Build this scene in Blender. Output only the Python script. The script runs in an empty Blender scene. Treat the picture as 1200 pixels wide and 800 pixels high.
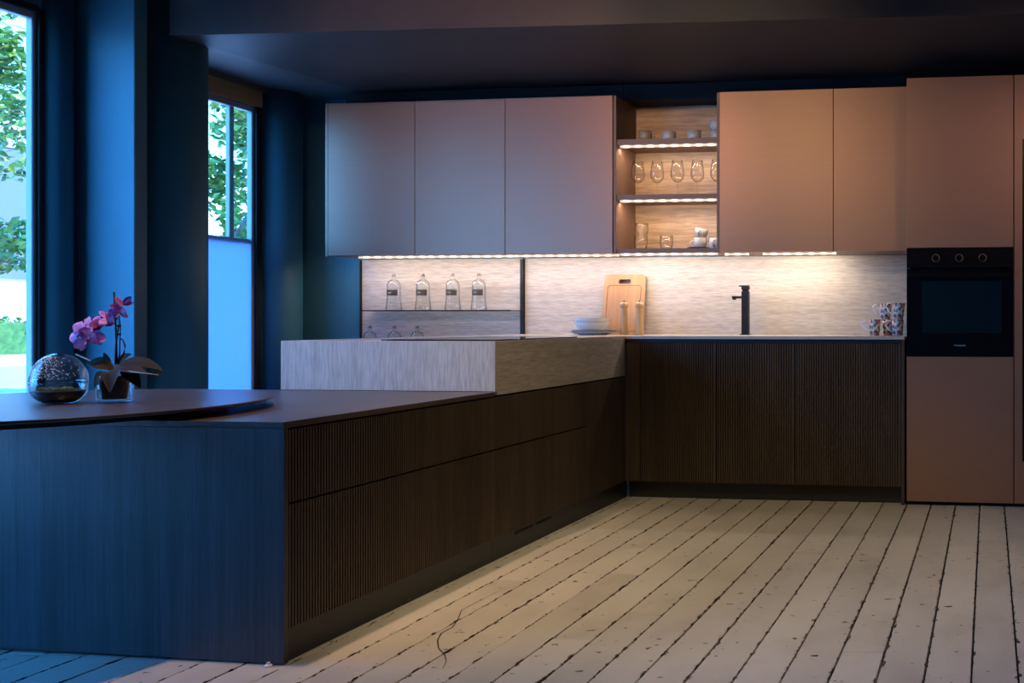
import bpy, bmesh, math, random
from mathutils import Vector, Matrix
C = bpy.context.scene
COL = C.collection
PI = math.pi
R = random.Random(7)

# ------------------------------------------------------------------ camera
cam_d = bpy.data.cameras.new('camera')
cam = bpy.data.objects.new('camera', cam_d)
COL.objects.link(cam)
cam_d.sensor_width = 36.0
cam_d.lens = 1095.0 / 1200.0 * 36.0
cam_d.shift_x = -429.08 / 1200.0
cam_d.shift_y = -24.0 / 1200.0
cam_d.clip_start = 0.05
cam_d.clip_end = 500
cam.location = (0, 0, 1.006)
cam.rotation_euler = (PI / 2, 0, math.radians(6.766))
C.camera = cam

# ------------------------------------------------------------------ colour management
C.view_settings.view_transform = 'Standard'
C.view_settings.look = 'None'
C.view_settings.gamma = 1.0
C.view_settings.exposure = 0.0
C.view_settings.use_curve_mapping = False

# ------------------------------------------------------------------ sky
w = bpy.data.worlds.new('sky')
C.world = w
w.use_nodes = True
nt = w.node_tree
nt.nodes.clear()
tc = nt.nodes.new('ShaderNodeTexCoord')
sep = nt.nodes.new('ShaderNodeSeparateXYZ')
rmp = nt.nodes.new('ShaderNodeValToRGB')
rmp.color_ramp.elements[0].position = 0.0
rmp.color_ramp.elements[0].color = (0.08, 0.39, 1.0, 1)
rmp.color_ramp.elements[1].position = 0.6
rmp.color_ramp.elements[1].color = (0.020, 0.18, 0.60, 1)
bg = nt.nodes.new('ShaderNodeBackground')
bg.inputs['Strength'].default_value = 19.0
wo = nt.nodes.new('ShaderNodeOutputWorld')
nt.links.new(tc.outputs['Generated'], sep.inputs[0])
nt.links.new(sep.outputs['Z'], rmp.inputs[0])
nt.links.new(rmp.outputs[0], bg.inputs[0])
nt.links.new(bg.outputs[0], wo.inputs[0])

# ------------------------------------------------------------------ sun and lamps
def lamp(name, kind, loc, direction, energy, color, **kw):
    d = bpy.data.lights.new(name, kind)
    d.energy = energy
    d.color = color
    for k, v in kw.items():
        setattr(d, k, v)
    o = bpy.data.objects.new(name, d)
    COL.objects.link(o)
    o.location = loc
    o.rotation_euler = Vector(direction).to_track_quat('-Z', 'Y').to_euler()
    return o

lamp('sun', 'SUN', (6, 0, 20), (-0.62, 0.02, -0.75), 9.0, (1.0, 0.95, 0.86), angle=0.01)

def portal(name, loc, direction, sx, sy):
    o = lamp(name, 'AREA', loc, direction, 1, (1, 1, 1), shape='RECTANGLE', size=sx, size_y=sy)
    o.data.cycles.is_portal = True
    return o

WX = -4.525          # inner face of the window wall
portal('portal', (WX - 0.10, 3.53, 1.42), (1, 0, 0), 0.9, 2.2)
portal('portal.001', (WX - 0.10, 5.01, 1.30), (1, 0, 0), 0.6, 2.1)
portal('portal.002', (WX - 0.10, 1.62, 1.42), (1, 0, 0), 1.8, 2.2)

WARM = (1.0, 0.66, 0.36)
# ceiling spot lamps of the showroom (above and outside the frame)
lamp('ceiling_spot', 'SPOT', (-1.9, 1.5, 2.70), (0.62, 3.84, -0.80), 122, (1.0, 0.71, 0.38), spot_size=math.radians(42), spot_blend=1.0, shadow_soft_size=0.04)
lamp('ceiling_spot.001', 'SPOT', (-1.45, 2.9, 2.80), (0.25, 0.9, -2.8), 104, (1.0, 0.80, 0.42), spot_size=math.radians(70), spot_blend=0.7, shadow_soft_size=0.04)
lamp('ceiling_spot.002', 'SPOT', (0.4, 1.2, 2.80), (-0.3, 1.2, -2.6), 142, (1.0, 0.78, 0.76), spot_size=math.radians(84), spot_blend=1.0, shadow_soft_size=0.04)
lamp('ceiling_spot.003', 'SPOT', (-2.3, 1.5, 2.75), (-0.5, 3.9, -0.85), 215, (1.0, 0.59, 0.45), spot_size=math.radians(46), spot_blend=0.9, shadow_soft_size=0.04)
lamp('ceiling_spot.004', 'SPOT', (-2.25, 2.52, 2.80), (-0.40, 0.55, -2.1), 165, (1.0, 0.66, 0.46), spot_size=math.radians(72), spot_blend=0.9, shadow_soft_size=0.04)
lamp('ceiling_spot.005', 'SPOT', (0.75, 1.7, 2.74), (-0.85, 3.4, -1.25), 62, (1.0, 0.62, 0.45), spot_size=math.radians(36), spot_blend=1.0, shadow_soft_size=0.04)
LEDC = (1.0, 0.84, 0.76)
# LED strips below the wall cupboards and the open shelves
lamp('led_light', 'AREA', (-3.02, 5.48, 1.395), (0, 0.45, -1), 9.0, LEDC, shape='RECTANGLE', size=2.1, size_y=0.02)
lamp('led_light.001', 'AREA', (-1.72, 5.48, 1.395), (0, 0.45, -1), 3.6, LEDC, shape='RECTANGLE', size=0.85, size_y=0.02)
lamp('led_light.002', 'AREA', (-1.10, 5.48, 1.395), (0, 0.45, -1), 3.0, (1.0, 0.84, 0.68), shape='RECTANGLE', size=0.42, size_y=0.02)
lamp('led_light.003', 'AREA', (-1.90, 5.40, 2.044), (0, 0.35, -1), 2.2, (1.0, 0.76, 0.60), shape='RECTANGLE', size=0.60, size_y=0.02)
lamp('led_light.004', 'AREA', (-1.90, 5.40, 1.716), (0, 0.35, -1), 2.2, (1.0, 0.76, 0.60), shape='RECTANGLE', size=0.60, size_y=0.02)

# ================================================================== materials
def nodes(name):
    m = bpy.data.materials.new(name)
    m.use_nodes = True
    n = m.node_tree
    return m, n, n.nodes['Principled BSDF']

def lnk(n, a, b):
    n.links.new(a, b)

def ramp(n, stops):
    r = n.nodes.new('ShaderNodeValToRGB')
    cr = r.color_ramp
    while len(cr.elements) < len(stops):
        cr.elements.new(0.5)
    for e, (p, c) in zip(cr.elements, stops):
        e.position = p
        e.color = (c[0], c[1], c[2], 1)
    return r

def mapped(n, scale, out='Object', loc=(0, 0, 0), rot=(0, 0, 0)):
    t = n.nodes.new('ShaderNodeTexCoord')
    mp = n.nodes.new('ShaderNodeMapping')
    mp.inputs['Scale'].default_value = scale
    mp.inputs['Location'].default_value = loc
    mp.inputs['Rotation'].default_value = rot
    lnk(n, t.outputs[out], mp.inputs[0])
    return mp

def noise(n, vec, scale=1.0, detail=4, rough=0.55, dist=0.0):
    x = n.nodes.new('ShaderNodeTexNoise')
    x.inputs['Scale'].default_value = scale
    x.inputs['Detail'].default_value = detail
    x.inputs['Roughness'].default_value = rough
    x.inputs['Distortion'].default_value = dist
    lnk(n, vec.outputs[0], x.inputs['Vector'])
    return x

def bump(n, b, src, strength=0.2, dist=0.002):
    bp = n.nodes.new('ShaderNodeBump')
    bp.inputs['Strength'].default_value = strength
    bp.inputs['Distance'].default_value = dist
    lnk(n, src, bp.inputs['Height'])
    lnk(n, bp.outputs[0], b.inputs['Normal'])

def plain(name, col, rough=0.5, metal=0.0, spec=0.5, coat=0.0):
    m, n, b = nodes(name)
    b.inputs['Base Color'].default_value = (*col, 1)
    b.inputs['Roughness'].default_value = rough
    b.inputs['Metallic'].default_value = metal
    b.inputs['Specular IOR Level'].default_value = spec
    b.inputs['Coat Weight'].default_value = coat
    return m

def grained(name, stops, scale, rough=0.5, spec=0.5, bstr=0.15, detail=6, dist=0.3, fine=None):
    m, n, b = nodes(name)
    mp = mapped(n, scale)
    x = noise(n, mp, 1.0, detail, 0.62, dist)
    r = ramp(n, stops)
    lnk(n, x.outputs['Fac'], r.inputs[0])
    out = r.outputs[0]
    if fine:
        mp2 = mapped(n, fine)
        y = noise(n, mp2, 1.0, 3, 0.6)
        r2 = ramp(n, [(0.35, (0.62, 0.62, 0.62)), (0.6, (1, 1, 1))])
        lnk(n, y.outputs['Fac'], r2.inputs[0])
        mx = n.nodes.new('ShaderNodeMix')
        mx.data_type = 'RGBA'
        mx.blend_type = 'MULTIPLY'
        mx.inputs[0].default_value = 0.7
        lnk(n, out, mx.inputs[6])
        lnk(n, r2.outputs[0], mx.inputs[7])
        out = mx.outputs[2]
        bump(n, b, y.outputs['Fac'], bstr, 0.001)
    else:
        bump(n, b, x.outputs['Fac'], bstr, 0.001)
    lnk(n, out, b.inputs['Base Color'])
    b.inputs['Roughness'].default_value = rough
    b.inputs['Specular IOR Level'].default_value = spec
    return m

M = {}
# painted plaster: very dark blue-grey
def paint(name, col):
    m, n, b = nodes(name)
    mp = mapped(n, (1.5, 1.5, 0.6))
    x = noise(n, mp, 2.0, 5)
    a = tuple(c * 0.9 for c in col)
    r = ramp(n, [(0.3, a), (0.7, tuple(c * 1.1 for c in col))])
    lnk(n, x.outputs['Fac'], r.inputs[0])
    lnk(n, r.outputs[0], b.inputs['Base Color'])
    y = noise(n, mapped(n, (60, 60, 60)), 1.0, 2)
    bump(n, b, y.outputs['Fac'], 0.05, 0.001)
    b.inputs['Roughness'].default_value = 0.5
    b.inputs['Specular IOR Level'].default_value = 0.35
    return m
M['paint'] = paint('dark blue wall paint', (0.050, 0.170, 0.215))
M['ceil'] = paint('dark ceiling paint', (0.045, 0.036, 0.032))
M['ceil_strip'] = paint('window-lit strip and cornice grey', (0.085, 0.080, 0.078))  # ceiling paint lightened to carry the window light; the cornice shares this grey
M['black'] = plain('black metal', (0.007, 0.007, 0.008), 0.5, 0, 0.3)
M['void'] = plain('shadow gap black', (0.006, 0.006, 0.007), 0.8)
OAK = [(0.25, (0.040, 0.026, 0.017)), (0.5, (0.072, 0.047, 0.030)), (0.75, (0.100, 0.066, 0.042))]
M['oak_v'] = grained('smoked oak vertical grain', OAK, (9, 9, 0.7), 0.5, 0.4, 0.25, 6, 0.5, (130, 130, 5))
M['oak_end'] = grained('daylight-tinted oak end panel', [(0.30, (0.018, 0.019, 0.024)), (0.5, (0.042, 0.044, 0.055)), (0.70, (0.066, 0.070, 0.086))], (26, 26, 0.7), 0.45, 0.5, 0.6, 7, 1.2, (170, 170, 9))  # same dark oak as the fronts, blue daylight mixed into its colour
OAKT = [(0.25, (0.045, 0.032, 0.024)), (0.5, (0.076, 0.054, 0.041)), (0.75, (0.105, 0.075, 0.056))]
M['oak_y'] = grained('smoked oak long grain', OAKT, (12, 0.8, 9), 0.34, 0.6, 0.12, 6, 0.5, (110, 5, 110))
M['oak_x'] = grained('smoked oak cross grain', OAKT, (0.9, 11, 9), 0.30, 0.6, 0.12, 6, 0.5, (5, 110, 110))
ST = [(0.28, (0.385, 0.335, 0.275)), (0.5, (0.46, 0.405, 0.34)), (0.72, (0.535, 0.475, 0.405))]
M['stone_h'] = grained('striated stone horizontal', ST, (1.0, 1.0, 34), 0.45, 0.4, 0.12, 7, 0.6, (12, 12, 120))
M['stone_v'] = grained('striated stone vertical', [(0.28, (0.395, 0.34, 0.275)), (0.5, (0.46, 0.40, 0.33)), (0.72, (0.52, 0.46, 0.385))], (26, 26, 1.1), 0.45, 0.4, 0.12, 7, 0.6, (110, 110, 10))
M['stone_top'] = grained('striated stone top', [(0.3, (0.46, 0.38, 0.30)), (0.7, (0.66, 0.57, 0.47))], (1.2, 9, 9), 0.35, 0.5, 0.06, 6, 0.4)
M['shelf_wood'] = grained('pale horizontal grain panel', [(0.3, (0.36, 0.24, 0.135)), (0.55, (0.54, 0.38, 0.23)), (0.75, (0.64, 0.47, 0.30))], (1.1, 1.1, 18), 0.5, 0.4, 0.08, 6, 0.5, (9, 9, 90))

m, n, b = nodes('copper satin lacquer')
x = noise(n, mapped(n, (3, 3, 55)), 1.0, 5)
r = ramp(n, [(0.3, (0.365, 0.198, 0.122)), (0.7, (0.378, 0.206, 0.127))])
lnk(n, x.outputs['Fac'], r.inputs[0])
lnk(n, r.outputs[0], b.inputs['Base Color'])
b.inputs['Metallic'].default_value = 0.45
b.inputs['Roughness'].default_value = 0.42
bump(n, b, x.outputs['Fac'], 0.05, 0.0005)
M['copper'] = m
M['copper_dark'] = plain('copper brown carcass', (0.20, 0.115, 0.075), 0.5)
M['glass_black'] = plain('black glass', (0.004, 0.005, 0.006), 0.06, 0, 0.5)
M['oven_black'] = plain('black enamel', (0.004, 0.004, 0.005), 0.22, 0, 0.35)
M['oven_window'] = plain('oven window glass', (0.004, 0.016, 0.020), 0.12, 0, 0.6)
M['steel'] = plain('brushed steel', (0.55, 0.55, 0.55), 0.3, 1.0)
M['print'] = plain('pale blue print', (0.35, 0.55, 0.65), 0.5)
M['channel'] = plain('blue-grey anodised channel', (0.045, 0.055, 0.075), 0.3, 0.6)
M['plinth'] = plain('black plinth', (0.022, 0.022, 0.022), 0.4)
M['frame'] = plain('pale painted window frame', (0.30, 0.30, 0.34), 0.45)
M['lintel'] = grained('brown lintel board', [(0.3, (0.30, 0.17, 0.07)), (0.7, (0.42, 0.25, 0.11))], (9, 1, 9), 0.5, 0.3, 0.1)
M['foot'] = plain('white plastic', (0.8, 0.8, 0.8), 0.4)

# thin clear glass: see-through with a fresnel reflection
def thin_glass(name, tint=(0.96, 0.98, 0.98), blend=0.25, gain=1.0, edge=None):
    m = bpy.data.materials.new(name)
    m.use_nodes = True
    n = m.node_tree
    n.nodes.clear()
    out = n.nodes.new('ShaderNodeOutputMaterial')
    tr = n.nodes.new('ShaderNodeBsdfTransparent')
    gl = n.nodes.new('ShaderNodeBsdfGlossy')
    gl.inputs['Roughness'].default_value = 0.03
    mx = n.nodes.new('ShaderNodeMixShader')
    lw = n.nodes.new('ShaderNodeLayerWeight')
    lw.inputs['Blend'].default_value = 0.5
    pw = n.nodes.new('ShaderNodeMath')
    pw.operation = 'POWER'
    pw.inputs[1].default_value = 2.6
    lnk(n, lw.outputs['Facing'], pw.inputs[0])
    mm = n.nodes.new('ShaderNodeMath')
    mm.operation = 'MULTIPLY_ADD'
    mm.inputs[1].default_value = gain
    mm.inputs[2].default_value = blend
    lnk(n, pw.outputs[0], mm.inputs[0])
    lnk(n, mm.outputs[0], mx.inputs[0])
    if edge:
        r = ramp(n, [(0.45, tint), (1.0, edge)])
        lnk(n, lw.outputs['Facing'], r.inputs[0])
        lnk(n, r.outputs[0], tr.inputs[0])
    else:
        tr.inputs[0].default_value = (*tint, 1)
    lnk(n, tr.outputs[0], mx.inputs[1])
    lnk(n, gl.outputs[0], mx.inputs[2])
    lnk(n, mx.outputs[0], out.inputs[0])
    return m
M['pane'] = thin_glass('window glass', (0.97, 0.99, 0.99), 0.02, 0.4)
M['vessel'] = thin_glass('clear vessel glass', (0.98, 0.985, 0.985), 0.03, 0.45, (0.62, 0.68, 0.70))
M['wine'] = thin_glass('fine glassware', (0.97, 0.97, 0.97), 0.03, 0.45, (0.66, 0.64, 0.63))
M['smoke_glass'] = thin_glass('smoked shelf glass', (0.60, 0.68, 0.72), 0.05, 0.5)

# frosted film on the lower sash
m = bpy.data.materials.new('frosted film')
m.use_nodes = True
n = m.node_tree
n.nodes.clear()
o_ = n.nodes.new('ShaderNodeOutputMaterial')
t_ = n.nodes.new('ShaderNodeBsdfTranslucent')
t_.inputs[0].default_value = (0.42, 0.52, 0.66, 1)
d_ = n.nodes.new('ShaderNodeBsdfDiffuse')
d_.inputs[0].default_value = (0.5, 0.55, 0.6, 1)
x_ = n.nodes.new('ShaderNodeMixShader')
x_.inputs[0].default_value = 0.25
lnk(n, t_.outputs[0], x_.inputs[1])
lnk(n, d_.outputs[0], x_.inputs[2])
lnk(n, x_.outputs[0], o_.inputs[0])
M['frost'] = m

# LED strip: rows of diodes behind a lens
m = bpy.data.materials.new('led strip')
m.use_nodes = True
n = m.node_tree
n.nodes.clear()
o_ = n.nodes.new('ShaderNodeOutputMaterial')
e_ = n.nodes.new('ShaderNodeEmission')
e_.inputs[0].default_value = (1.0, 0.80, 0.66, 1)
wv = n.nodes.new('ShaderNodeTexWave')
wv.inputs['Scale'].default_value = 1.0
mp = mapped(n, (4.2, 0, 0))
lnk(n, mp.outputs[0], wv.inputs[0])
mr = n.nodes.new('ShaderNodeMapRange')
mr.inputs[1].default_value = 0.2
mr.inputs[2].default_value = 1.0
mr.inputs[3].default_value = 1.0
mr.inputs[4].default_value = 3.0
lnk(n, wv.outputs['Fac'], mr.inputs[0])
lnk(n, mr.outputs[0], e_.inputs[1])
lnk(n, e_.outputs[0], o_.inputs[0])
M['led'] = m

# painted floor planks: worn off-white paint, chipped at the edges
PW = 0.1325
m, n, b = nodes('worn cream floor paint')
tcn = n.nodes.new('ShaderNodeTexCoord')
oi = n.nodes.new('ShaderNodeObjectInfo')
add = n.nodes.new('ShaderNodeVectorMath')
add.operation = 'ADD'
cmb = n.nodes.new('ShaderNodeCombineXYZ')
sc = n.nodes.new('ShaderNodeMath')
sc.operation = 'MULTIPLY'
sc.inputs[1].default_value = 37.0
lnk(n, oi.outputs['Random'], sc.inputs[0])
lnk(n, sc.outputs[0], cmb.inputs[0])
lnk(n, sc.outputs[0], cmb.inputs[1])
lnk(n, tcn.outputs['Object'], add.inputs[0])
lnk(n, cmb.outputs[0], add.inputs[1])
sx = n.nodes.new('ShaderNodeSeparateXYZ')
lnk(n, tcn.outputs['Object'], sx.inputs[0])
ab = n.nodes.new('ShaderNodeMath'); ab.operation = 'ABSOLUTE'
lnk(n, sx.outputs['X'], ab.inputs[0])
ed = n.nodes.new('ShaderNodeMapRange')          # 1 at the long edge, 0 a centimetre in
ed.inputs[1].default_value = PW / 2 - 0.016
ed.inputs[2].default_value = PW / 2 - 0.003
ed.inputs[3].default_value = 0.0
ed.inputs[4].default_value = 1.0
lnk(n, ab.outputs[0], ed.inputs[0])
def nz(scale, detail=4, rough=0.6, stretch=(1, 1, 1)):
    mpn = n.nodes.new('ShaderNodeMapping')
    mpn.inputs['Scale'].default_value = stretch
    lnk(n, add.outputs[0], mpn.inputs[0])
    x = n.nodes.new('ShaderNodeTexNoise')
    x.inputs['Scale'].default_value = scale
    x.inputs['Detail'].default_value = detail
    x.inputs['Roughness'].default_value = rough
    lnk(n, mpn.outputs[0], x.inputs['Vector'])
    return x.outputs['Fac']
def mth(op, a, b_=None, clamp=False):
    q = n.nodes.new('ShaderNodeMath')
    q.operation = op
    q.use_clamp = clamp
    for i, v in enumerate((a, b_)):
        if v is None:
            continue
        if isinstance(v, (int, float)):
            q.inputs[i].default_value = v
        else:
            lnk(n, v, q.inputs[i])
    return q.outputs[0]
def step(v, lo, hi):
    q = n.nodes.new('ShaderNodeMapRange')
    q.inputs[1].default_value = lo
    q.inputs[2].default_value = hi
    lnk(n, v, q.inputs[0])
    return q.outputs[0]
edge_chip = step(mth('ADD', nz(38, 4, 0.62, (1, 0.55, 1)), mth('MULTIPLY', ed.outputs[0], 0.205)), 0.725, 0.745)
spots = step(nz(24, 3, 0.5, (0.8, 1.3, 1)), 0.685, 0.70)
dints = step(nz(9, 6, 0.72, (1.0, 1.4, 1)), 0.665, 0.69)
scr = step(nz(6, 6, 0.75, (14, 0.45, 1)), 0.69, 0.72)
scr2 = step(nz(5, 6, 0.75, (0.5, 12, 1)), 0.70, 0.73)
chip = mth('MAXIMUM', mth('MAXIMUM', edge_chip, spots), mth('MULTIPLY', mth('MAXIMUM', dints, mth('MAXIMUM', scr, scr2)), 0.75))
tone = ramp(n, [(0.25, (0.44, 0.395, 0.335)), (0.5, (0.545, 0.50, 0.43)), (0.8, (0.60, 0.56, 0.49))])
lnk(n, nz(3.5, 5, 0.6, (1, 0.6, 1)), tone.inputs[0])
var = n.nodes.new('ShaderNodeMapRange')
var.inputs[3].default_value = 0.9
var.inputs[4].default_value = 1.06
lnk(n, oi.outputs['Random'], var.inputs[0])
tv = n.nodes.new('ShaderNodeVectorMath'); tv.operation = 'SCALE'
lnk(n, tone.outputs[0], tv.inputs[0])
lnk(n, var.outputs[0], tv.inputs['Scale'])
mx = n.nodes.new('ShaderNodeMix'); mx.data_type = 'RGBA'
lnk(n, chip, mx.inputs[0])
lnk(n, tv.outputs[0], mx.inputs[6])
mx.inputs[7].default_value = (0.045, 0.032, 0.024, 1)
lnk(n, mx.outputs[2], b.inputs['Base Color'])
b.inputs['Roughness'].default_value = 0.38
b.inputs['Specular IOR Level'].default_value = 0.45
hgt = mth('SUBTRACT', mth('MULTIPLY', nz(26, 5, 0.65), 0.6), mth('MULTIPLY', chip, 0.8))
bump(n, b, hgt, 0.35, 0.002)
M['plank'] = m
M['gap'] = plain('dirt between the boards', (0.018, 0.014, 0.011), 0.9)

# crockery
def speckled(name, base, spot):
    m, n, b = nodes(name)
    x = noise(n, mapped(n, (1, 1, 1)), 140, 4)
    r = ramp(n, [(0.45, base), (0.62, spot)])
    lnk(n, x.outputs['Fac'], r.inputs[0])
    lnk(n, r.outputs[0], b.inputs['Base Color'])
    b.inputs['Roughness'].default_value = 0.3
    return m
M['stoneware'] = speckled('grey speckled stoneware', (0.56, 0.57, 0.55), (0.36, 0.36, 0.34))
M['olive_ware'] = speckled('olive speckled stoneware', (0.40, 0.37, 0.25), (0.24, 0.22, 0.14))
M['white_ware'] = speckled('off-white stoneware', (0.72, 0.71, 0.68), (0.6, 0.59, 0.56))
M['dark_ware'] = plain('brown dark stoneware', (0.07, 0.05, 0.04), 0.4)
M['rim_ware'] = plain('slate blue rim', (0.11, 0.13, 0.16), 0.35)
M['porcelain'] = plain('white porcelain', (0.80, 0.81, 0.83), 0.2)
m, n, b = nodes('floral print porcelain')
vo = n.nodes.new('ShaderNodeTexVoronoi')
vo.inputs['Scale'].default_value = 62
vo.inputs['Randomness'].default_value = 1.0
lnk(n, mapped(n, (1, 1, 1)).outputs[0], vo.inputs['Vector'])
spx = n.nodes.new('ShaderNodeSeparateColor')
lnk(n, vo.outputs['Color'], spx.inputs[0])
r = ramp(n, [(0.0, (0.74, 0.72, 0.70)), (0.30, (0.60, 0.24, 0.30)), (0.45, (0.75, 0.48, 0.50)), (0.58, (0.05, 0.14, 0.10)), (0.72, (0.12, 0.22, 0.20)), (0.85, (0.35, 0.18, 0.10))])
r.color_ramp.interpolation = 'CONSTANT'
lnk(n, spx.outputs[0], r.inputs[0])
y = noise(n, mapped(n, (1, 1, 1)), 150, 3)
r2 = ramp(n, [(0.38, (0.5, 0.48, 0.46)), (0.6, (1, 1, 1))])
lnk(n, y.outputs['Fac'], r2.inputs[0])
mx = n.nodes.new('ShaderNodeMix'); mx.data_type = 'RGBA'; mx.blend_type = 'MULTIPLY'
mx.inputs[0].default_value = 0.8
lnk(n, r.outputs[0], mx.inputs[6]); lnk(n, r2.outputs[0], mx.inputs[7])
lnk(n, mx.outputs[2], b.inputs['Base Color'])
b.inputs['Roughness'].default_value = 0.22
M['floral'] = m
M['board'] = grained('bamboo board', [(0.3, (0.31, 0.155, 0.068)), (0.7, (0.42, 0.23, 0.105))], (22, 22, 1.2), 0.5, 0.3, 0.05)
M['groove'] = plain('burnt groove', (0.07, 0.03, 0.015), 0.7)
M['mill'] = grained('beech mill wood', [(0.3, (0.48, 0.28, 0.10)), (0.7, (0.62, 0.40, 0.17))], (30, 30, 2), 0.3, 0.5, 0.03)
M['label'] = plain('slate bottle label', (0.10, 0.095, 0.09), 0.6)
M['label_print'] = plain('pale label print', (0.5, 0.5, 0.48), 0.6)
M['stopper'] = plain('grey stopper', (0.20, 0.19, 0.18), 0.35, 0.5)
# orchid and terrarium
m, n, b = nodes('orchid leaf')
x = noise(n, mapped(n, (40, 40, 40)), 1.0, 3)
r = ramp(n, [(0.3, (0.020, 0.028, 0.008)), (0.7, (0.045, 0.046, 0.015))])
lnk(n, x.outputs['Fac'], r.inputs[0]); lnk(n, r.outputs[0], b.inputs['Base Color'])
b.inputs['Roughness'].default_value = 0.55
b.inputs['Specular IOR Level'].default_value = 0.25
M['leaf'] = m
M['leaf_brown'] = plain('bronze orchid leaf', (0.080, 0.044, 0.010), 0.6, 0, 0.25)
m, n, b = nodes('orchid petal')
x = noise(n, mapped(n, (90, 90, 90)), 1.0, 4)
r = ramp(n, [(0.35, (0.62, 0.22, 0.62)), (0.7, (0.80, 0.48, 0.80))])
lnk(n, x.outputs['Fac'], r.inputs[0]); lnk(n, r.outputs[0], b.inputs['Base Color'])
b.inputs['Roughness'].default_value = 0.5
b.inputs['Subsurface Weight'].default_value = 0.0
M['petal'] = m
M['petal_dark'] = plain('magenta petal', (0.30, 0.030, 0.26), 0.5)
M['lip'] = plain('orchid lip', (0.42, 0.06, 0.14), 0.5)
M['stem'] = plain('brown stem', (0.030, 0.022, 0.014), 0.6)
M['stake'] = plain('black stake', (0.012, 0.012, 0.012), 0.6)
M['root'] = plain('pale root', (0.24, 0.22, 0.19), 0.7)
M['inner_pot'] = grained('bark in nursery pot', [(0.3, (0.035, 0.028, 0.026)), (0.7, (0.11, 0.09, 0.085))], (60, 60, 60), 0.6, 0.3, 0.3)
M['soil'] = grained('dark soil', [(0.3, (0.010, 0.009, 0.008)), (0.7, (0.035, 0.030, 0.024))], (90, 90, 90), 0.9, 0.2, 0.6)
M['moss'] = grained('moss', [(0.3, (0.03, 0.05, 0.012)), (0.7, (0.12, 0.16, 0.05))], (160, 160, 160), 0.9, 0.2, 0.8)
M['drop'] = plain('water drops', (0.95, 0.96, 0.97), 0.15, 0.0, 1.0)
# outdoors
m, n, b = nodes('tree leaf')
oi2 = n.nodes.new('ShaderNodeTexNoise')
oi2.inputs['Scale'].default_value = 2.2
tco = n.nodes.new('ShaderNodeTexCoord')
lnk(n, tco.outputs['Object'], oi2.inputs['Vector'])
r = ramp(n, [(0.3, (0.05, 0.09, 0.012)), (0.55, (0.13, 0.20, 0.018)), (0.75, (0.26, 0.32, 0.04))])
lnk(n, oi2.outputs['Fac'], r.inputs[0])
lnk(n, r.outputs[0], b.inputs['Base Color'])
b.inputs['Roughness'].default_value = 0.5
b.inputs['Transmission Weight'].default_value = 0.0
M['tree_leaf'] = m
M['bark'] = grained('bark', [(0.3, (0.05, 0.04, 0.03)), (0.7, (0.16, 0.13, 0.10))], (12, 12, 2), 0.9, 0.2, 0.5)
M['paving'] = grained('pale paving', [(0.3, (0.50, 0.49, 0.47)), (0.7, (0.62, 0.61, 0.59))], (0.6, 0.6, 0.6), 0.9, 0.2, 0.1)
M['asphalt'] = grained('sun-bleached road', [(0.3, (0.26, 0.26, 0.27)), (0.7, (0.36, 0.36, 0.37))], (2, 2, 2), 0.9, 0.2, 0.1)
M['render'] = plain('white render', (0.72, 0.70, 0.68), 0.9)
M['cladding'] = plain('grey cladding', (0.12, 0.11, 0.13), 0.6)
M['hedge'] = grained('hedge', [(0.3, (0.03, 0.08, 0.02)), (0.7, (0.10, 0.20, 0.05))], (4, 4, 4), 0.9, 0.2, 0.5)

# ================================================================== builders
ORG = {}

def link(name, data):
    o = bpy.data.objects.new(name, data)
    COL.objects.link(o)
    return o

def thing(name, label, cat, loc=(0, 0, 0), group=None):
    o = link(name, None)
    o.empty_display_size = 0.05
    o.location = loc
    o['label'] = label
    o['category'] = cat
    if group:
        o['group'] = group
    ORG[o] = Vector(loc)
    return o

def origin(o):
    return ORG.get(o, Vector((0, 0, 0)))

def obj(name, bm, mat, parent=None, label=None, smooth=False, loc=None, kind=None):
    """one mesh object; the bmesh is given in world coordinates"""
    base = origin(parent) if parent else (Vector(loc) if loc else Vector((0, 0, 0)))
    if base.length:
        bmesh.ops.translate(bm, verts=bm.verts, vec=-base)
    me = bpy.data.meshes.new(name)
    bmesh.ops.recalc_face_normals(bm, faces=bm.faces)
    bm.to_mesh(me)
    bm.free()
    if smooth:
        for p in me.polygons:
            p.use_smooth = True
    me.materials.append(mat)
    o = link(name, me)
    if parent:
        o.parent = parent
    else:
        o.location = base
    ORG[o] = base
    if label:
        o['label'] = label
    if kind:
        o['kind'] = kind
    return o

def tag(o, label, cat, group=None):
    o['label'] = label
    o['category'] = cat
    if group:
        o['group'] = group
    return o

def struct(name, bm, mat, parent=None, smooth=False):
    o = obj(name, bm, mat, parent, smooth=smooth)
    o['kind'] = 'structure'
    return o

def B(*boxes, bevel=0.0):
    bm = bmesh.new()
    for bx in boxes:
        add_box(bm, *bx, bevel=bevel)
    return bm

def add_box(bm, x0, x1, y0, y1, z0, z1, bevel=0.0):
    v = [bm.verts.new((x, y, z)) for x in (x0, x1) for y in (y0, y1) for z in (z0, z1)]
    fs = [(0, 1, 3, 2), (4, 6, 7, 5), (0, 4, 5, 1), (2, 3, 7, 6), (0, 2, 6, 4), (1, 5, 7, 3)]
    ff = [bm.faces.new([v[i] for i in f]) for f in fs]
    if bevel:
        es = list({e for f in ff for e in f.edges})
        bmesh.ops.bevel(bm, geom=es, offset=bevel, segments=1, affect='EDGES', profile=0.5)

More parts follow.
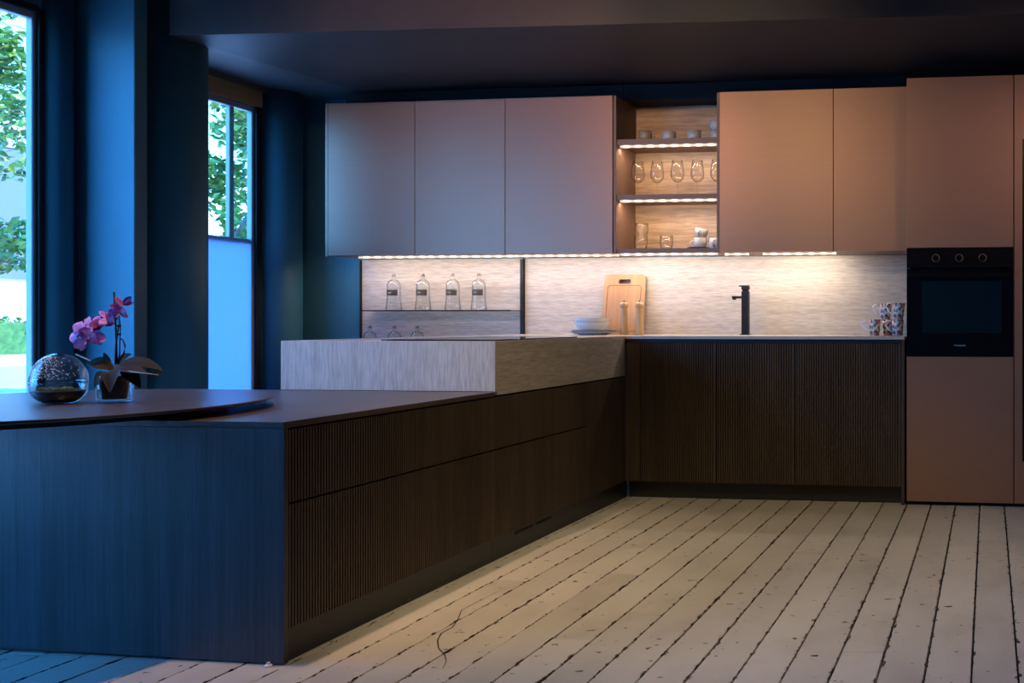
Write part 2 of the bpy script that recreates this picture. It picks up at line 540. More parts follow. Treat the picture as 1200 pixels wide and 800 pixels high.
def lathe(prof, cx=0, cy=0, cz=0, seg=28, bm=None, sx=1.0, sy=1.0):
    bm = bm or bmesh.new()
    rings = []
    for r, z in prof:
        if r < 1e-6:
            rings.append([bm.verts.new((cx, cy, cz + z))])
        else:
            rings.append([bm.verts.new((cx + sx * r * math.cos(2 * PI * k / seg), cy + sy * r * math.sin(2 * PI * k / seg), cz + z)) for k in range(seg)])
    for a, b_ in zip(rings, rings[1:]):
        if len(a) == 1 and len(b_) == 1:
            continue
        for k in range(seg):
            k2 = (k + 1) % seg
            if len(a) == 1:
                bm.faces.new((a[0], b_[k], b_[k2]))
            elif len(b_) == 1:
                bm.faces.new((a[k], a[k2], b_[0]))
            else:
                bm.faces.new((a[k], a[k2], b_[k2], b_[k]))
    return bm

def tube(pts, rad, seg=8, bm=None, taper=None, flat=1.0):
    bm = bm or bmesh.new()
    pts = [Vector(p) for p in pts]
    rings = []
    up = Vector((0, 0, 1))
    for i, p in enumerate(pts):
        t = (pts[min(i + 1, len(pts) - 1)] - pts[max(i - 1, 0)]).normalized()
        a = t.cross(up)
        if a.length < 1e-3:
            a = t.cross(Vector((0, 1, 0)))
        a.normalize()
        c = t.cross(a).normalized()
        r = rad if taper is None else rad + (taper - rad) * i / (len(pts) - 1)
        rings.append([bm.verts.new(p + a * (r * math.cos(2 * PI * k / seg)) + c * (r * flat * math.sin(2 * PI * k / seg))) for k in range(seg)])
    for a, b_ in zip(rings, rings[1:]):
        for k in range(seg):
            bm.faces.new((a[k], a[(k + 1) % seg], b_[(k + 1) % seg], b_[k]))
    bm.faces.new(rings[0][::-1])
    bm.faces.new(rings[-1])
    return bm

def prism(poly, z0, z1, bm=None):
    bm = bm or bmesh.new()
    a = [bm.verts.new((x, y, z0)) for x, y in poly]
    t = [bm.verts.new((x, y, z1)) for x, y in poly]
    k = len(poly)
    bm.faces.new(a[::-1]); bm.faces.new(t)
    for i in range(k):
        bm.faces.new((a[i], a[(i + 1) % k], t[(i + 1) % k], t[i]))
    return bm

def fluted_poly(width, depth, pitch, groove=0.009, margin=0.006):
    """plan outline of a fluted front: x along the width, grooves in y = 0"""
    nf = max(1, int(round((width - 2 * margin) / pitch)))
    p = (width - 2 * margin) / nf
    pts = [(0, depth), (0, 0), (margin, 0)]
    for i in range(nf):
        x = margin + i * p
        pts += [(x + 0.10 * p, groove), (x + 0.38 * p, groove), (x + 0.48 * p, 0), (x + p, 0)]
    pts += [(width, 0), (width, depth)]
    return pts

def fluted_front(width, depth, z0, z1, pitch, place):
    """place maps (along, inward) to world x, y"""
    pts = fluted_poly(width, depth, pitch)
    bm = bmesh.new()
    a = [bm.verts.new((*place(x, y), z0)) for x, y in pts]
    t = [bm.verts.new((*place(x, y), z1)) for x, y in pts]
    k = len(pts)
    for i in range(k):
        bm.faces.new((a[i], a[(i + 1) % k], t[(i + 1) % k], t[i]))
    bm.faces.new(a[::-1]); bm.faces.new(t)
    return bm

def dup(root, loc, label=None, group=None, rot=None):
    r = root.copy(); COL.objects.link(r); r.location = loc
    ORG[r] = Vector(loc)
    if rot is not None:
        r.rotation_euler = rot
    if label:
        r['label'] = label
    if group:
        r['group'] = group
    for ch in list(root.children):
        c = ch.copy(); COL.objects.link(c); c.parent = r
        for g in list(ch.children):
            d = g.copy(); COL.objects.link(d); d.parent = c
    return r

# ================================================================== the room
YW = 5.70                      # back wall
Y0 = 5.09                      # fronts of the back run
XP = -2.047                    # fronts of the peninsula
XR = 3.0; YF = -3.0; ZC = 2.86; WT = 0.22

# floor: dark subfloor with every painted board on it
floor = struct('floor', B((WX - 0.15, XR + 0.1, YF - 0.1, YW + 0.1, -0.10, -0.022)), M['gap'])
joints = {-3: [3.957], -2: [2.813], -6: [2.811], 1: [4.335], -11: [3.996], -9: [2.817], 2: [3.102]}
kcol = int(math.floor((WX + 0.182) / PW))
k = kcol
mesh_cache = {}
while -0.182 + k * PW < XR:
    xc = -0.182 + (k + 0.5) * PW
    js = sorted(joints.get(k, []) + [YF + R.uniform(0.3, 3.0)])
    if k not in joints:
        js.append(js[-1] + R.uniform(2.2, 4.5))
    cuts = [YF] + [j for j in js if YF + 0.2 < j < YW - 0.3] + [YW - 0.05]
    for y0, y1 in zip(cuts, cuts[1:]):
        g = 0.0016 + R.uniform(-0.0006, 0.0009) + max(0.0, min(0.0009, 0.0009 * (xc + 1.6)))
        bm = bmesh.new()
        x0, x1 = -PW / 2 + g, PW / 2 - g
        h = (y1 - y0) / 2 - 0.0008
        z1 = R.uniform(-0.0012, 0.0008)
        ch = 0.0016
        outer = [(x0, -h), (x1, -h), (x1, h), (x0, h)]
        inner = [(x0 + ch, -h + 0.0006), (x1 - ch, -h + 0.0006), (x1 - ch, h - 0.0006), (x0 + ch, h - 0.0006)]
        vb = [bm.verts.new((x, y, -0.022)) for x, y in outer]
        vm = [bm.verts.new((x, y, z1 - 0.0018)) for x, y in outer]
        vt = [bm.verts.new((x, y, z1)) for x, y in inner]
        for i in range(4):
            j = (i + 1) % 4
            bm.faces.new((vb[i], vb[j], vm[j], vm[i]))
            bm.faces.new((vm[i], vm[j], vt[j], vt[i]))
        bm.faces.new(vt); bm.faces.new(vb[::-1])
        o = obj('plank', bm, M['plank'])
        o.parent = floor
        o.location = (xc, (y0 + y1) / 2, 0)
    k += 1
# the long wandering crack in the paint
cr = [(-1.81, 3.318), (-1.819, 3.156), (-1.821, 3.056), (-1.773, 2.95), (-1.75, 2.882), (-1.752, 2.823), (-1.726, 2.761), (-1.678, 2.69), (-1.63, 2.644), (-1.592, 2.591), (-1.569, 2.533)]
bm = bmesh.new()
vs = []
for i, (x, y) in enumerate(cr):
    hw = 0.0004 + 0.0011 * math.sin(PI * i / (len(cr) - 1))
    vs.append((bm.verts.new((x - hw, y - hw, 0.0014)), bm.verts.new((x + hw, y + hw, 0.0014))))
for a, c in zip(vs, vs[1:]):
    bm.faces.new((a[0], a[1], c[1], c[0]))
obj('paint_crack', bm, M['gap'], floor)

# walls with their openings
def wall_with_holes(u0, u1, z0, z1, holes, box):
    """holes: (ua, ub, za, zb) sorted along u; box(ua, ub, za, zb) -> box tuple"""
    out = []
    u = u0
    for ua, ub, za, zb in holes:
        out.append(box(u, ua, z0, z1))
        if za > z0:
            out.append(box(ua, ub, z0, za))
        if zb < z1:
            out.append(box(ua, ub, zb, z1))
        u = ub
    out.append(box(u, u1, z0, z1))
    return out
W1 = (3.10, 3.965, 0.42, 2.482)
W2 = (4.70, 5.30, 0.30, 2.335)
W3 = (0.75, 2.50, 0.42, 2.482)
struct('wall_left', B(*wall_with_holes(YF - WT, YW, -0.02, ZC, [W3, W1, W2], lambda a, c, e, f: (WX - 0.042, WX, a, c, e, f))), M['paint'])
struct('wall_back', B((WX - WT, XR + WT, YW, YW + WT, -0.02, ZC)), M['paint'])
struct('wall_right', B((XR, XR + WT, YF - WT, YW, -0.02, ZC)), M['paint'])
struct('wall_front', B((WX - WT, XR, YF - WT, YF, -0.02, ZC)), M['paint'])
struct('ceiling', B((WX - WT, XR + WT, YF - WT, YW + WT, ZC, ZC + 0.15)), M['ceil'])
# lower ceiling strip at the back, and the boxed beam below it
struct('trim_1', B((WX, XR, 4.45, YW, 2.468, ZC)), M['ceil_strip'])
ZB = 2.452
struct('trim_2', prism([(-4.12, 4.274), (-3.92, 4.290), (XR, 4.56), (XR, 5.62), (-2.26, 5.455), (-3.955, 5.385)], ZB, ZC), M['ceil'])
# piers and half-columns between the windows
struct('trim_3', B((WX, -4.19, 4.15, 4.222, 0, ZC), bevel=0.004), M['paint'])
bm = lathe([(0, 0), (0.18, 0), (0.18, ZC), (0, ZC)], -4.31, 4.455, 0, 64)
struct('trim_4', bm, M['paint'], smooth=False)
bm = lathe([(0, 0), (0.145, 0), (0.145, 2.4675), (0, 2.4675)], -4.545, 5.505, 0, 64)
struct('trim_5', bm, M['paint'])
bm = lathe([(0, 0), (0.080, 0), (0.080, ZC), (0, ZC)], -4.552, 4.066, 0, 40)
struct('trim_6', bm, M['paint'])
for nm in ('trim_4', 'trim_5', 'trim_6'):
    for p in bpy.data.objects[nm].data.polygons:
        p.use_smooth = abs(p.normal.z) < 0.5
# board and cornice above the second window
struct('trim_7', B((WX, WX + 0.018, 4.60, 5.345, 2.337, 2.436)), M['lintel'])
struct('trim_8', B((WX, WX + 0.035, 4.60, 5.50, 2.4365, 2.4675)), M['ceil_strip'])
struct('trim_9', B((WX, WX + 0.012, 5.302, 5.345, 0.30, 2.337)), M['black'])
struct('trim_10', B((WX, WX + 0.012, 3.967, 3.995, 0.42, 2.50), (WX, WX + 0.012, 3.06, 3.9665, 2.484, 2.512)), M['black'])
struct('baseboard_back', B((WX, XR, YW - 0.015, YW, 0, 0.09)), M['paint'])

def window(name, y0, y1, z0, z1, mull, trans, st=0.018, frost_below=None):
    xg = WX - 0.026
    t = link(name, None)
    t.location = (xg, (y0 + y1) / 2, z0)
    t['kind'] = 'structure'
    ORG[t] = Vector(t.location)
    f = [(xg - 0.014, xg + 0.024, y0, y0 + st, z0, z1), (xg - 0.014, xg + 0.024, y1 - st, y1, z0, z1),
         (xg - 0.014, xg + 0.024, y0 + st, y1 - st, z0, z0 + st), (xg - 0.014, xg + 0.024, y0 + st, y1 - st, z1 - 0.035, z1)]
    o = obj('frame', B(*f, bevel=0.004), M['frame'], t)
    for m0, m1, za, zb in mull:
        obj('mullion', B((xg - 0.016, xg + 0.012, m0, m1, za, zb), bevel=0.003), M['frame'], t)
    for za, zb in trans:
        obj('transom', B((xg - 0.016, xg + 0.012, y0 + st, y1 - st, za, zb), bevel=0.003), M['frame'], t)
    a, c = y0 + st, y1 - st
    if frost_below:
        obj('pane', B((xg + 0.014, xg + 0.019, a, c, frost_below, z1 - 0.03)), M['pane'], t)
        obj('frosted_pane', B((xg + 0.014, xg + 0.019, a, c, z0 + st, frost_below)), M['frost'], t)
    else:
        obj('pane', B((xg + 0.014, xg + 0.019, a, c, z0 + st, z1 - 0.03)), M['pane'], t)
    obj('sill', B((WX - 0.09, WX + 0.03, y0, y1, z0 - 0.03, z0)), M['frame'], t)
    return t
window('window_1', *W1, [], [])
window('window_2', *W2, [(5.125, 5.160, 1.512, 2.32)], [(1.482, 1.512)], st=0.016, frost_below=1.497)
window('window_3', *W3, [(1.60, 1.65, 0.45, 2.45)], [])
# ================================================================== peninsula
def pen(x, y):            # fluted fronts facing +X: along = +Y, inward = -X
    return lambda u, d: (x - d, y + u)

XL = -3.30
# ---- low drawer cabinet with its end panel
t = thing('drawer_cabinet', 'long low dark fluted drawer cabinet with blue-lit oak end panel', 'cabinet', (-2.67, 3.09, 0))
bm = bmesh.new()
vv = []
for y in (2.507, 2.526):
    for x, z in ((XL, 0.020), (XP, 0.003), (XP, 0.6915), (XL, 0.6915)):
        vv.append(bm.verts.new((x, y, z)))
for q in ((0, 1, 2, 3), (7, 6, 5, 4), (0, 4, 5, 1), (1, 5, 6, 2), (2, 6, 7, 3), (3, 7, 4, 0)):
    bm.faces.new([vv[i] for i in q])
obj('end_panel', bm, M['oak_end'], t, 'smooth daylight-tinted oak end panel with vertical grain')
obj('carcass', B((XL, XP - 0.022, 2.5265, 3.682, 0.10, 0.6915)), M['void'], t)
obj('plinth', B((XL, XP - 0.014, 2.5265, 3.682, 0.0, 0.099)), M['plinth'], t)
obj('drawer', fluted_front(1.150, 0.020, 0.471, 0.686, 0.0122, pen(XP, 2.529)), M['oak_v'], t)
obj('drawer', fluted_front(1.150, 0.020, 0.100, 0.4645, 0.0122, pen(XP, 2.529)), M['oak_v'], t)
obj('foot', lathe([(0, 0), (0.011, 0), (0.011, 0.004), (0.005, 0.007), (0.005, 0.012), (0, 0.012)], -2.085, 2.494, 0, 14), M['foot'], t, 'small white plastic levelling foot')
# ---- drawer cabinet below the stone block
t2 = thing('drawer_cabinet', 'dark fluted drawer cabinet below the pale stone block and hob', 'cabinet', (-2.53, 4.38, 0))
obj('carcass', B((-3.02, XP - 0.022, 3.684, 5.08, 0.10, 0.694)), M['void'], t2)
obj('plinth', B((-3.02, XP - 0.014, 3.684, 5.147, 0.0, 0.099)), M['plinth'], t2)
obj('drawer', fluted_front(0.884, 0.020, 0.471, 0.688, 0.0122, pen(XP, 3.686)), M['oak_v'], t2)
obj('drawer', fluted_front(0.884, 0.020, 0.100, 0.4645, 0.0122, pen(XP, 3.686)), M['oak_v'], t2)
obj('corner_panel', B((XP - 0.02, XP, 4.574, 5.088, 0.100, 0.688)), M['oak_v'], t2, 'plain smooth dark oak corner panel')
for ya, yb in ((3.877, 4.031), (4.072, 4.215)):
    obj('vent_slot', B((XP - 0.0141, XP - 0.0105, ya, yb, 0.072, 0.082)), M['void'], t2)

# ---- low worktop
wk = obj('worktop', B((XL - 0.01, XP + 0.001, 2.505, 3.682, 0.6925, 0.7105), bevel=0.0008), M['oak_y'])
tag(wk, 'thin dark oak worktop on the low front cabinet below the round top', 'worktop')

# ---- round table top lying on it
t = thing('round_table_top', 'round dark oak table top overlapping the low worktop under orchid and glass globe', 'table top', (-3.01, 2.607, 0.711))
rc = 0.652
obj('top', lathe([(0, 0.734), (rc - 0.010, 0.734), (rc, 0.738), (rc, 0.7435), (rc - 0.0012, 0.745), (0, 0.745)], -3.01, 2.607, 0, 128), M['oak_x'], t)
obj('turntable', lathe([(0, 0.7115), (0.52, 0.7115), (0.52, 0.7338), (0, 0.7338)], -3.01, 2.607, 0, 96), M['black'], t)

# ---- raised stone block and the hob in it
t = thing('stone_block', 'pale grained stone-look raised worktop block on the peninsula', 'worktop', (-2.53, 4.4, 0.70))
obj('front_slab', B((-3.021, XP + 0.001, 3.683, 3.703, 0.7115, 0.9215), bevel=0.001), M['stone_v'], t, 'front slab with vertical grain')
obj('side_slab', B((XP - 0.019, XP + 0.001, 3.7035, 5.084, 0.6955, 0.9215), bevel=0.001), M['stone_h'], t, 'side slab with horizontal grain')
obj('top_slab', B((-3.021, XP - 0.0195, 3.7035, 5.084, 0.8975, 0.9215)), M['stone_top'], t)
obj('back_slab', B((-3.021, -3.001, 3.7035, 5.084, 0.6955, 0.897)), M['stone_v'], t)
t = thing('hob', 'flat black glass hob on the stone block', 'hob', (-2.32, 4.1, 0.9215))
obj('glass_plate', B((-2.575, -2.062, 3.708, 4.50, 0.9222, 0.9275), bevel=0.001), M['glass_black'], t)
for (x, y, rr) in ((-2.45, 3.92, 0.09), (-2.19, 3.92, 0.075), (-2.45, 4.29, 0.075), (-2.19, 4.29, 0.105)):
    obj('cooking_zone', lathe([(rr, 0.9276), (rr + 0.002, 0.9278), (rr + 0.004, 0.9276), (rr, 0.9276)], x, y, 0, 40), M['label'], t)

# ================================================================== back run, base
def back(x, y):
    return lambda u, d: (x + u, y + d)
def base_cabinet(label, x0, x1, door, extra=None):
    t = thing('base_cabinet', label, 'cabinet', ((x0 + x1) / 2, 5.39, 0), 'fluted base cabinets under the pale countertop')
    obj('carcass', B((x0 + 0.001, x1 - 0.001, Y0 + 0.045, 5.66, 0.10, 0.8985)), M['void'], t)
    obj('door', fluted_front(door[1] - door[0], 0.020, 0.100, 0.882, 0.0137, back(door[0], Y0)), M['oak_v'], t)
    obj('handle_channel', B((x0, x1, Y0 + 0.012, Y0 + 0.044, 0.885, 0.9035), (x0, x1, Y0 + 0.022, Y0 + 0.044, 0.862, 0.885)), M['channel'], t)
    obj('plinth', B((x0, x1, Y0 + 0.058, Y0 + 0.076, 0.0, 0.099)), M['plinth'], t)
    return t
b1 = base_cabinet('fluted dark oak base cabinet in the inner corner with narrow filler strip', -2.0465, -1.517, (-1.9565, -1.5205))
obj('filler_strip', B((-2.0465, -1.962, Y0, Y0 + 0.020, 0.100, 0.882)), M['oak_v'], b1, 'narrow plain filler strip')
base_cabinet('middle fluted dark oak base cabinet directly below the black tap', -1.517, -1.069, (-1.5135, -1.0725))
b3 = base_cabinet('wide fluted dark oak base cabinet beside the tall oven housing', -1.069, -0.4775, (-1.0655, -0.480))
obj('end_panel', B((-0.477, -0.459, Y0 - 0.004, 5.66, 0.0, 0.9035)), M['oak_v'], b3)

ct = obj('countertop', B((-2.988, -0.4585, Y0 - 0.004, 5.689, 0.9045, 0.9215), bevel=0.0008), M['stone_top'])
tag(ct, 'thin pale countertop along the back wall carrying tap, plates and mugs', 'countertop')
# low corner counter behind the stone block
t = thing('corner_cabinet', 'low dark corner cabinet half hidden behind the stone block', 'cabinet', (-3.5, 5.4, 0))
obj('carcass', B((-4.093, -3.025, 5.13, 5.688, 0.0, 0.722)), M['oak_v'], t)
obj('top', B((-4.093, -3.024, 5.11, 5.689, 0.7225, 0.742)), M['stone_top'], t)

# backsplash
t = thing('backsplash_panel', 'pale grained splashback panel behind the glass bottles with black edges', 'splashback', (-3.53, 5.69, 0.742))
obj('panel', B((-4.085, -2.977, 5.690, 5.6995, 0.7425, 1.408)), M['stone_h'], t)
obj('edge_strip', B((-4.093, -4.0855, 5.676, 5.6995, 0.7425, 1.402)), M['black'], t)
obj('edge_strip', B((-2.9765, -2.958, 5.660, 5.6995, 0.922, 1.402)), M['black'], t)
t = thing('backsplash_panel', 'long pale grained splashback panel behind tap and cutting board', 'splashback', (-1.7, 5.69, 0.922))
obj('panel', B((-2.957, -0.452, 5.690, 5.6995, 0.922, 1.408)), M['stone_h'], t)
t = thing('glass_shelf', 'thin dark glass shelf carrying four labelled bottles', 'shelf', (-3.53, 5.6, 1.067))
obj('glass', B((-3.992, -2.978, 5.55, 5.6895, 1.0685, 1.0755)), M['smoke_glass'], t)
obj('edge_bar', B((-3.992, -2.978, 5.545, 5.5498, 1.0680, 1.0760)), M['black'], t)

# ================================================================== back run, wall cupboards
YU = 5.34; ZU0 = 1.410; ZU1 = 2.350
def wall_cabinet(label, x0, x1, extra_left=False):
    t = thing('wall_cabinet', label, 'cabinet', ((x0 + x1) / 2, 5.52, ZU0), 'copper brown wall cupboards')
    a0 = x0 - 0.018 if extra_left else x0
    obj('carcass', B((a0, x1, YU + 0.024, 5.699, ZU0 + 0.002, ZU1 - 0.004)), M['copper_dark'], t)
    obj('door', B((x0 + 0.0015, x1 - 0.0015, YU, YU + 0.022, ZU0, ZU1), bevel=0.0012), M['copper'], t)
    if extra_left:
        obj('side_panel', B((x0 - 0.019, x0 - 0.003, YU + 0.003, YU + 0.0235, ZU0 - 0.004, ZU1)), M['copper'], t)
    return t
def strip(par, x0, x1, y0, y1, z):
    obj('light_strip', B((x0, x1, y0, y1, z - 0.011, z)), M['led'], par)
c1 = wall_cabinet('copper brown wall cupboard at the far left beside the blue wall', -4.063, -3.487, True)
c2 = wall_cabinet('middle one of the three copper brown cupboards above the bottles', -3.487, -2.903)
c3 = wall_cabinet('copper brown wall cupboard just left of the open lit shelves', -2.903, -2.226)
c4 = wall_cabinet('wide copper brown wall cupboard just right of the open lit shelves', -1.573, -0.895)
c5 = wall_cabinet('narrow copper brown wall cupboard beside the tall oven housing', -0.895, -0.456)
strip(c1, -3.94, -3.487, 5.455, 5.472, ZU0 + 0.0015)
strip(c2, -3.486, -2.903, 5.455, 5.472, ZU0 + 0.0015)
strip(c3, -2.902, -2.24, 5.455, 5.472, ZU0 + 0.0015)
strip(c4, -1.572, -1.43, 5.455, 5.472, ZU0 + 0.0015)
strip(c4, -1.34, -0.90, 5.455, 5.472, ZU0 + 0.0015)
obj('black_filler', B((-4.06, -2.228, 5.50, 5.699, ZU1, 2.4515)), M['void'], c2)
obj('black_filler', B((-2.2245, -1.5745, 5.50, 5.699, ZU1 + 0.002, 2.4515)), M['void'], c3)
obj('black_filler', B((-1.572, -0.457, 5.50, 5.699, ZU1, 2.4515)), M['void'], c4)

# open shelves
t = thing('open_shelf_unit', 'open copper brown shelf unit with lit shelves of cups and glasses', 'shelf', (-1.9, 5.52, ZU0))
obj('side_panel', B((-2.2245, -2.208, YU + 0.008, 5.698, ZU0, ZU1)), M['copper_dark'], t)
obj('side_panel', B((-1.5905, -1.5745, YU + 0.008, 5.698, ZU0, ZU1)), M['copper_dark'], t)
obj('back_panel', B((-2.2075, -1.591, 5.655, 5.698, ZU0 + 0.03, ZU1)), M['shelf_wood'], t)
sh = []
for za, zb in ((2.059, 2.089), (1.731, 1.759), (1.411, 1.437)):
    s = obj('shelf', B((-2.207, -1.5915, YU + 0.018, 5.6545, za, zb)), M['copper_dark'], t)
    strip(s, -2.20, -1.60, YU + 0.050, YU + 0.066, za - 0.0005)
    sh.append(s)
SZ1, SZ2, SZ3 = 2.0895, 1.7595, 1.4375

# ================================================================== tall units
t = thing('tall_cabinet', 'tall copper brown housing with built-in black oven', 'cabinet', (-0.16, 5.39, 0))
obj('carcass', B((-0.449, -0.433, Y0 + 0.022, 5.699, 0.02, 2.328), (0.117, 0.132, Y0 + 0.022, 5.699, 0.02, 2.328), (-0.433, 0.117, 5.66, 5.699, 0.02, 2.328),
    (-0.433, 0.117, Y0 + 0.022, 5.66, 1.405, 1.425), (-0.433, 0.117, Y0 + 0.022, 5.66, 0.795, 0.812), (-0.433, 0.117, Y0 + 0.022, 5.66, 2.31, 2.328)), M['copper_dark'], t)
obj('door', B((-0.447, 0.1305, Y0, Y0 + 0.021, 1.405, 2.332), bevel=0.0012), M['copper'], t)
obj('door', B((-0.447, 0.1305, Y0, Y0 + 0.021, 0.022, 0.812), bevel=0.0012), M['copper'], t)
obj('plinth', B((-0.449, 0.132, Y0 + 0.03, Y0 + 0.05, 0.0, 0.020)), M['void'], t)
t = thing('tall_cabinet', 'second tall copper brown housing cut by the right picture edge', 'cabinet', (0.46, 5.39, 0))
obj('carcass', B((0.134, 0.150, Y0 + 0.022, 5.699, 0.02, 2.328), (0.755, 0.77, Y0 + 0.022, 5.699, 0.02, 2.328), (0.150, 0.755, 5.66, 5.699, 0.02, 2.328), (0.150, 0.755, Y0 + 0.022, 5.66, 2.31, 2.328)), M['copper_dark'], t)
obj('surround', B((0.1355, 0.178, Y0, Y0 + 0.021, 0.022, 2.332), (0.728, 0.77, Y0, Y0 + 0.021, 0.022, 2.332), (0.178, 0.728, Y0, Y0 + 0.021, 1.987, 2.332), (0.178, 0.728, Y0, Y0 + 0.021, 0.022, 0.248)), M['copper'], t)
obj('plinth', B((0.134, 0.77, Y0 + 0.03, Y0 + 0.05, 0.0, 0.020)), M['void'], t)
t = thing('built_in_fridge', 'tall black glass built-in appliance at the right picture edge', 'fridge', (0.45, 5.3, 0.25))
obj('body', B((0.182, 0.724, Y0 + 0.03, 5.64, 0.252, 1.983)), M['oven_black'], t)
obj('door', B((0.1795, 0.7265, Y0 + 0.002, Y0 + 0.028, 0.2495, 1.9855)), M['oven_black'], t)
obj('door_glass', B((0.215, 0.69, Y0 - 0.001, Y0 + 0.0015, 0.30, 1.94)), M['glass_black'], t)

# oven
t = thing('oven', 'black built-in oven with three round knobs in the tall housing', 'oven', (-0.155, 5.3, 0.815))
obj('body', B((-0.43, 0.114, Y0 + 0.03, 5.62, 0.815, 1.402)), M['oven_black'], t)
obj('control_panel', B((-0.4465, 0.130, Y0 - 0.006, Y0 + 0.028, 1.296, 1.4035), bevel=0.0015), M['oven_black'], t)
dr = obj('door', B((-0.4465, 0.130, Y0 - 0.004, Y0 + 0.028, 0.8135, 1.290), bevel=0.0015), M['glass_black'], t)
obj('window', B((-0.362, 0.069, Y0 - 0.0046, Y0 - 0.0039, 0.941, 1.222)), M['oven_window'], dr)
obj('handle', B((-0.432, 0.117, Y0 - 0.040, Y0 - 0.028, 1.243, 1.267), (-0.40, -0.385, Y0 - 0.030, Y0 - 0.004, 1.250, 1.260), (0.07, 0.085, Y0 - 0.030, Y0 - 0.004, 1.250, 1.260), bevel=0.001), M['oven_black'], dr)
for x in (-0.2875, -0.160, -0.0345):
    bm = lathe([(0, -0.026), (0.0155, -0.026), (0.0175, -0.022), (0.0185, 0.0), (0, 0.0)], 0, 0, 0, 28)
    bmesh.ops.rotate(bm, verts=bm.verts, matrix=Matrix.Rotation(-PI / 2, 3, 'X'))
    bmesh.ops.translate(bm, verts=bm.verts, vec=(x, Y0 - 0.0065, 1.3475))
    kn = obj('knob', bm, M['oven_black'], t, smooth=False)
    bm = lathe([(0.0185, 0), (0.0215, 0), (0.0215, 0.003), (0.0185, 0.003), (0.0185, 0)], 0, 0, 0, 32)
    bmesh.ops.rotate(bm, verts=bm.verts, matrix=Matrix.Rotation(PI / 2, 3, 'X'))
    bmesh.ops.translate(bm, verts=bm.verts, vec=(x, Y0 - 0.0062, 1.3475))
    obj('ring', bm, M['steel'], kn)

def lettering(text, size, mat, parent, loc, rot=(PI / 2, 0, 0)):
    cu = bpy.data.curves.new('lettering', 'FONT')
    cu.body = text
    cu.size = size
    cu.align_x = 'CENTER'
    cu.extrude = 0.0003
    tmp = bpy.data.objects.new('lettering_tmp', cu)
    COL.objects.link(tmp)
    bpy.context.view_layer.update()
    me = bpy.data.meshes.new_from_object(tmp.evaluated_get(bpy.context.evaluated_depsgraph_get()))
    bpy.data.objects.remove(tmp)
    me.transform(Matrix.Translation(Vector(loc) - origin(parent)) @ Matrix.Rotation(rot[2], 4, 'Z') @ Matrix.Rotation(rot[0], 4, 'X'))
    me.materials.clear()
    me.materials.append(mat)
    o = link('lettering', me)
    o.parent = parent
    ORG[o] = origin(parent)
    return o
lettering('Hotpoint', 0.0165, M['print'], dr, (-0.157, Y0 - 0.0045, 0.869))

# ================================================================== things on the counter
# tap
t = thing('tap', 'tall square black kitchen tap on the back countertop', 'tap', (-1.47, 5.55, 0.922))
obj('base_plate', B((-1.500, -1.441, 5.521, 5.579, 0.922, 0.928), bevel=0.001), M['black'], t)
obj('column', B((-1.4915, -1.4495, 5.529, 5.571, 0.9282, 1.186), bevel=0.002), M['black'], t)
obj('spout', B((-1.553, -1.492, 5.537, 5.563, 1.143, 1.157), (-1.551, -1.530, 5.541, 5.559, 1.135, 1.143), bevel=0.0015), M['black'], t)
obj('neck', B((-1.487, -1.454, 5.534, 5.566, 1.1865, 1.196)), M['black'], t)
obj('lever', B((-1.492, -1.449, 5.529, 5.571, 1.1965, 1.215), (-1.508, -1.449, 5.533, 5.567, 1.215, 1.2225), bevel=0.001), M['black'], t)

# cutting board leaning on the splashback
def round_rect(w, h, r, seg=6):
    pts = []
    for cx, cz, a0 in ((w / 2 - r, r, -PI / 2), (w / 2 - r, h - r, 0), (-w / 2 + r, h - r, PI / 2), (-w / 2 + r, r, PI)):
        for i in range(seg + 1):
            a = a0 + PI / 2 * i / seg
            pts.append((cx + r * math.cos(a), cz + r * math.sin(a)))
    return pts
t = thing('cutting_board', 'large wooden cutting board with slot handle leaning on the splashback', 'cutting board', (-2.275, 5.60, 0.922))
t.rotation_euler = (math.radians(-10.0), 0, 0)
bw, bh = 0.268, 0.381
outer = round_rect(bw, bh, 0.028)
hole = [(x, z + 0.322) for x, z in round_rect(0.078, 0.028, 0.008)]
bm = bmesh.new()
def ring(pts, y):
    return [bm.verts.new((x, y, z)) for x, z in pts]
for y in (-0.008, 0.008):
    ro, rh = ring(outer, y), ring(hole, y)
    kk = len(ro)
    # bridge outline and hole (same count and order)
    for i in range(kk):
        j = (i + 1) % kk
        bm.faces.new((ro[i], ro[j], rh[j], rh[i]))
    if y < 0:
        f0, h0 = ro, rh
    else:
        for i in range(kk):
            j = (i + 1) % kk
            bm.faces.new((f0[i], f0[j], ro[j], ro[i]))
            bm.faces.new((h0[i], h0[j], rh[j], rh[i]))
me_o = obj('slab', bm, M['board'])
me_o.parent = t
bm = bmesh.new()
go = [(x, z + 0.017) for x, z in round_rect(0.222, 0.296, 0.022)]
gi = [(x, z + 0.0205) for x, z in round_rect(0.215, 0.289, 0.019)]
a_, b_ = ring(go, -0.0087), ring(gi, -0.0087)
a2, b2 = ring(go, -0.0079), ring(gi, -0.0079)
for i in range(len(go)):
    j = (i + 1) % len(go)
    bm.faces.new((a_[i], a_[j], b_[j], b_[i]))
    bm.faces.new((a_[i], a2[i], a2[j], a_[j]))
    bm.faces.new((b_[i], b_[j], b2[j], b2[i]))
o = obj('juice_groove', bm, M['groove'])
o.parent = t

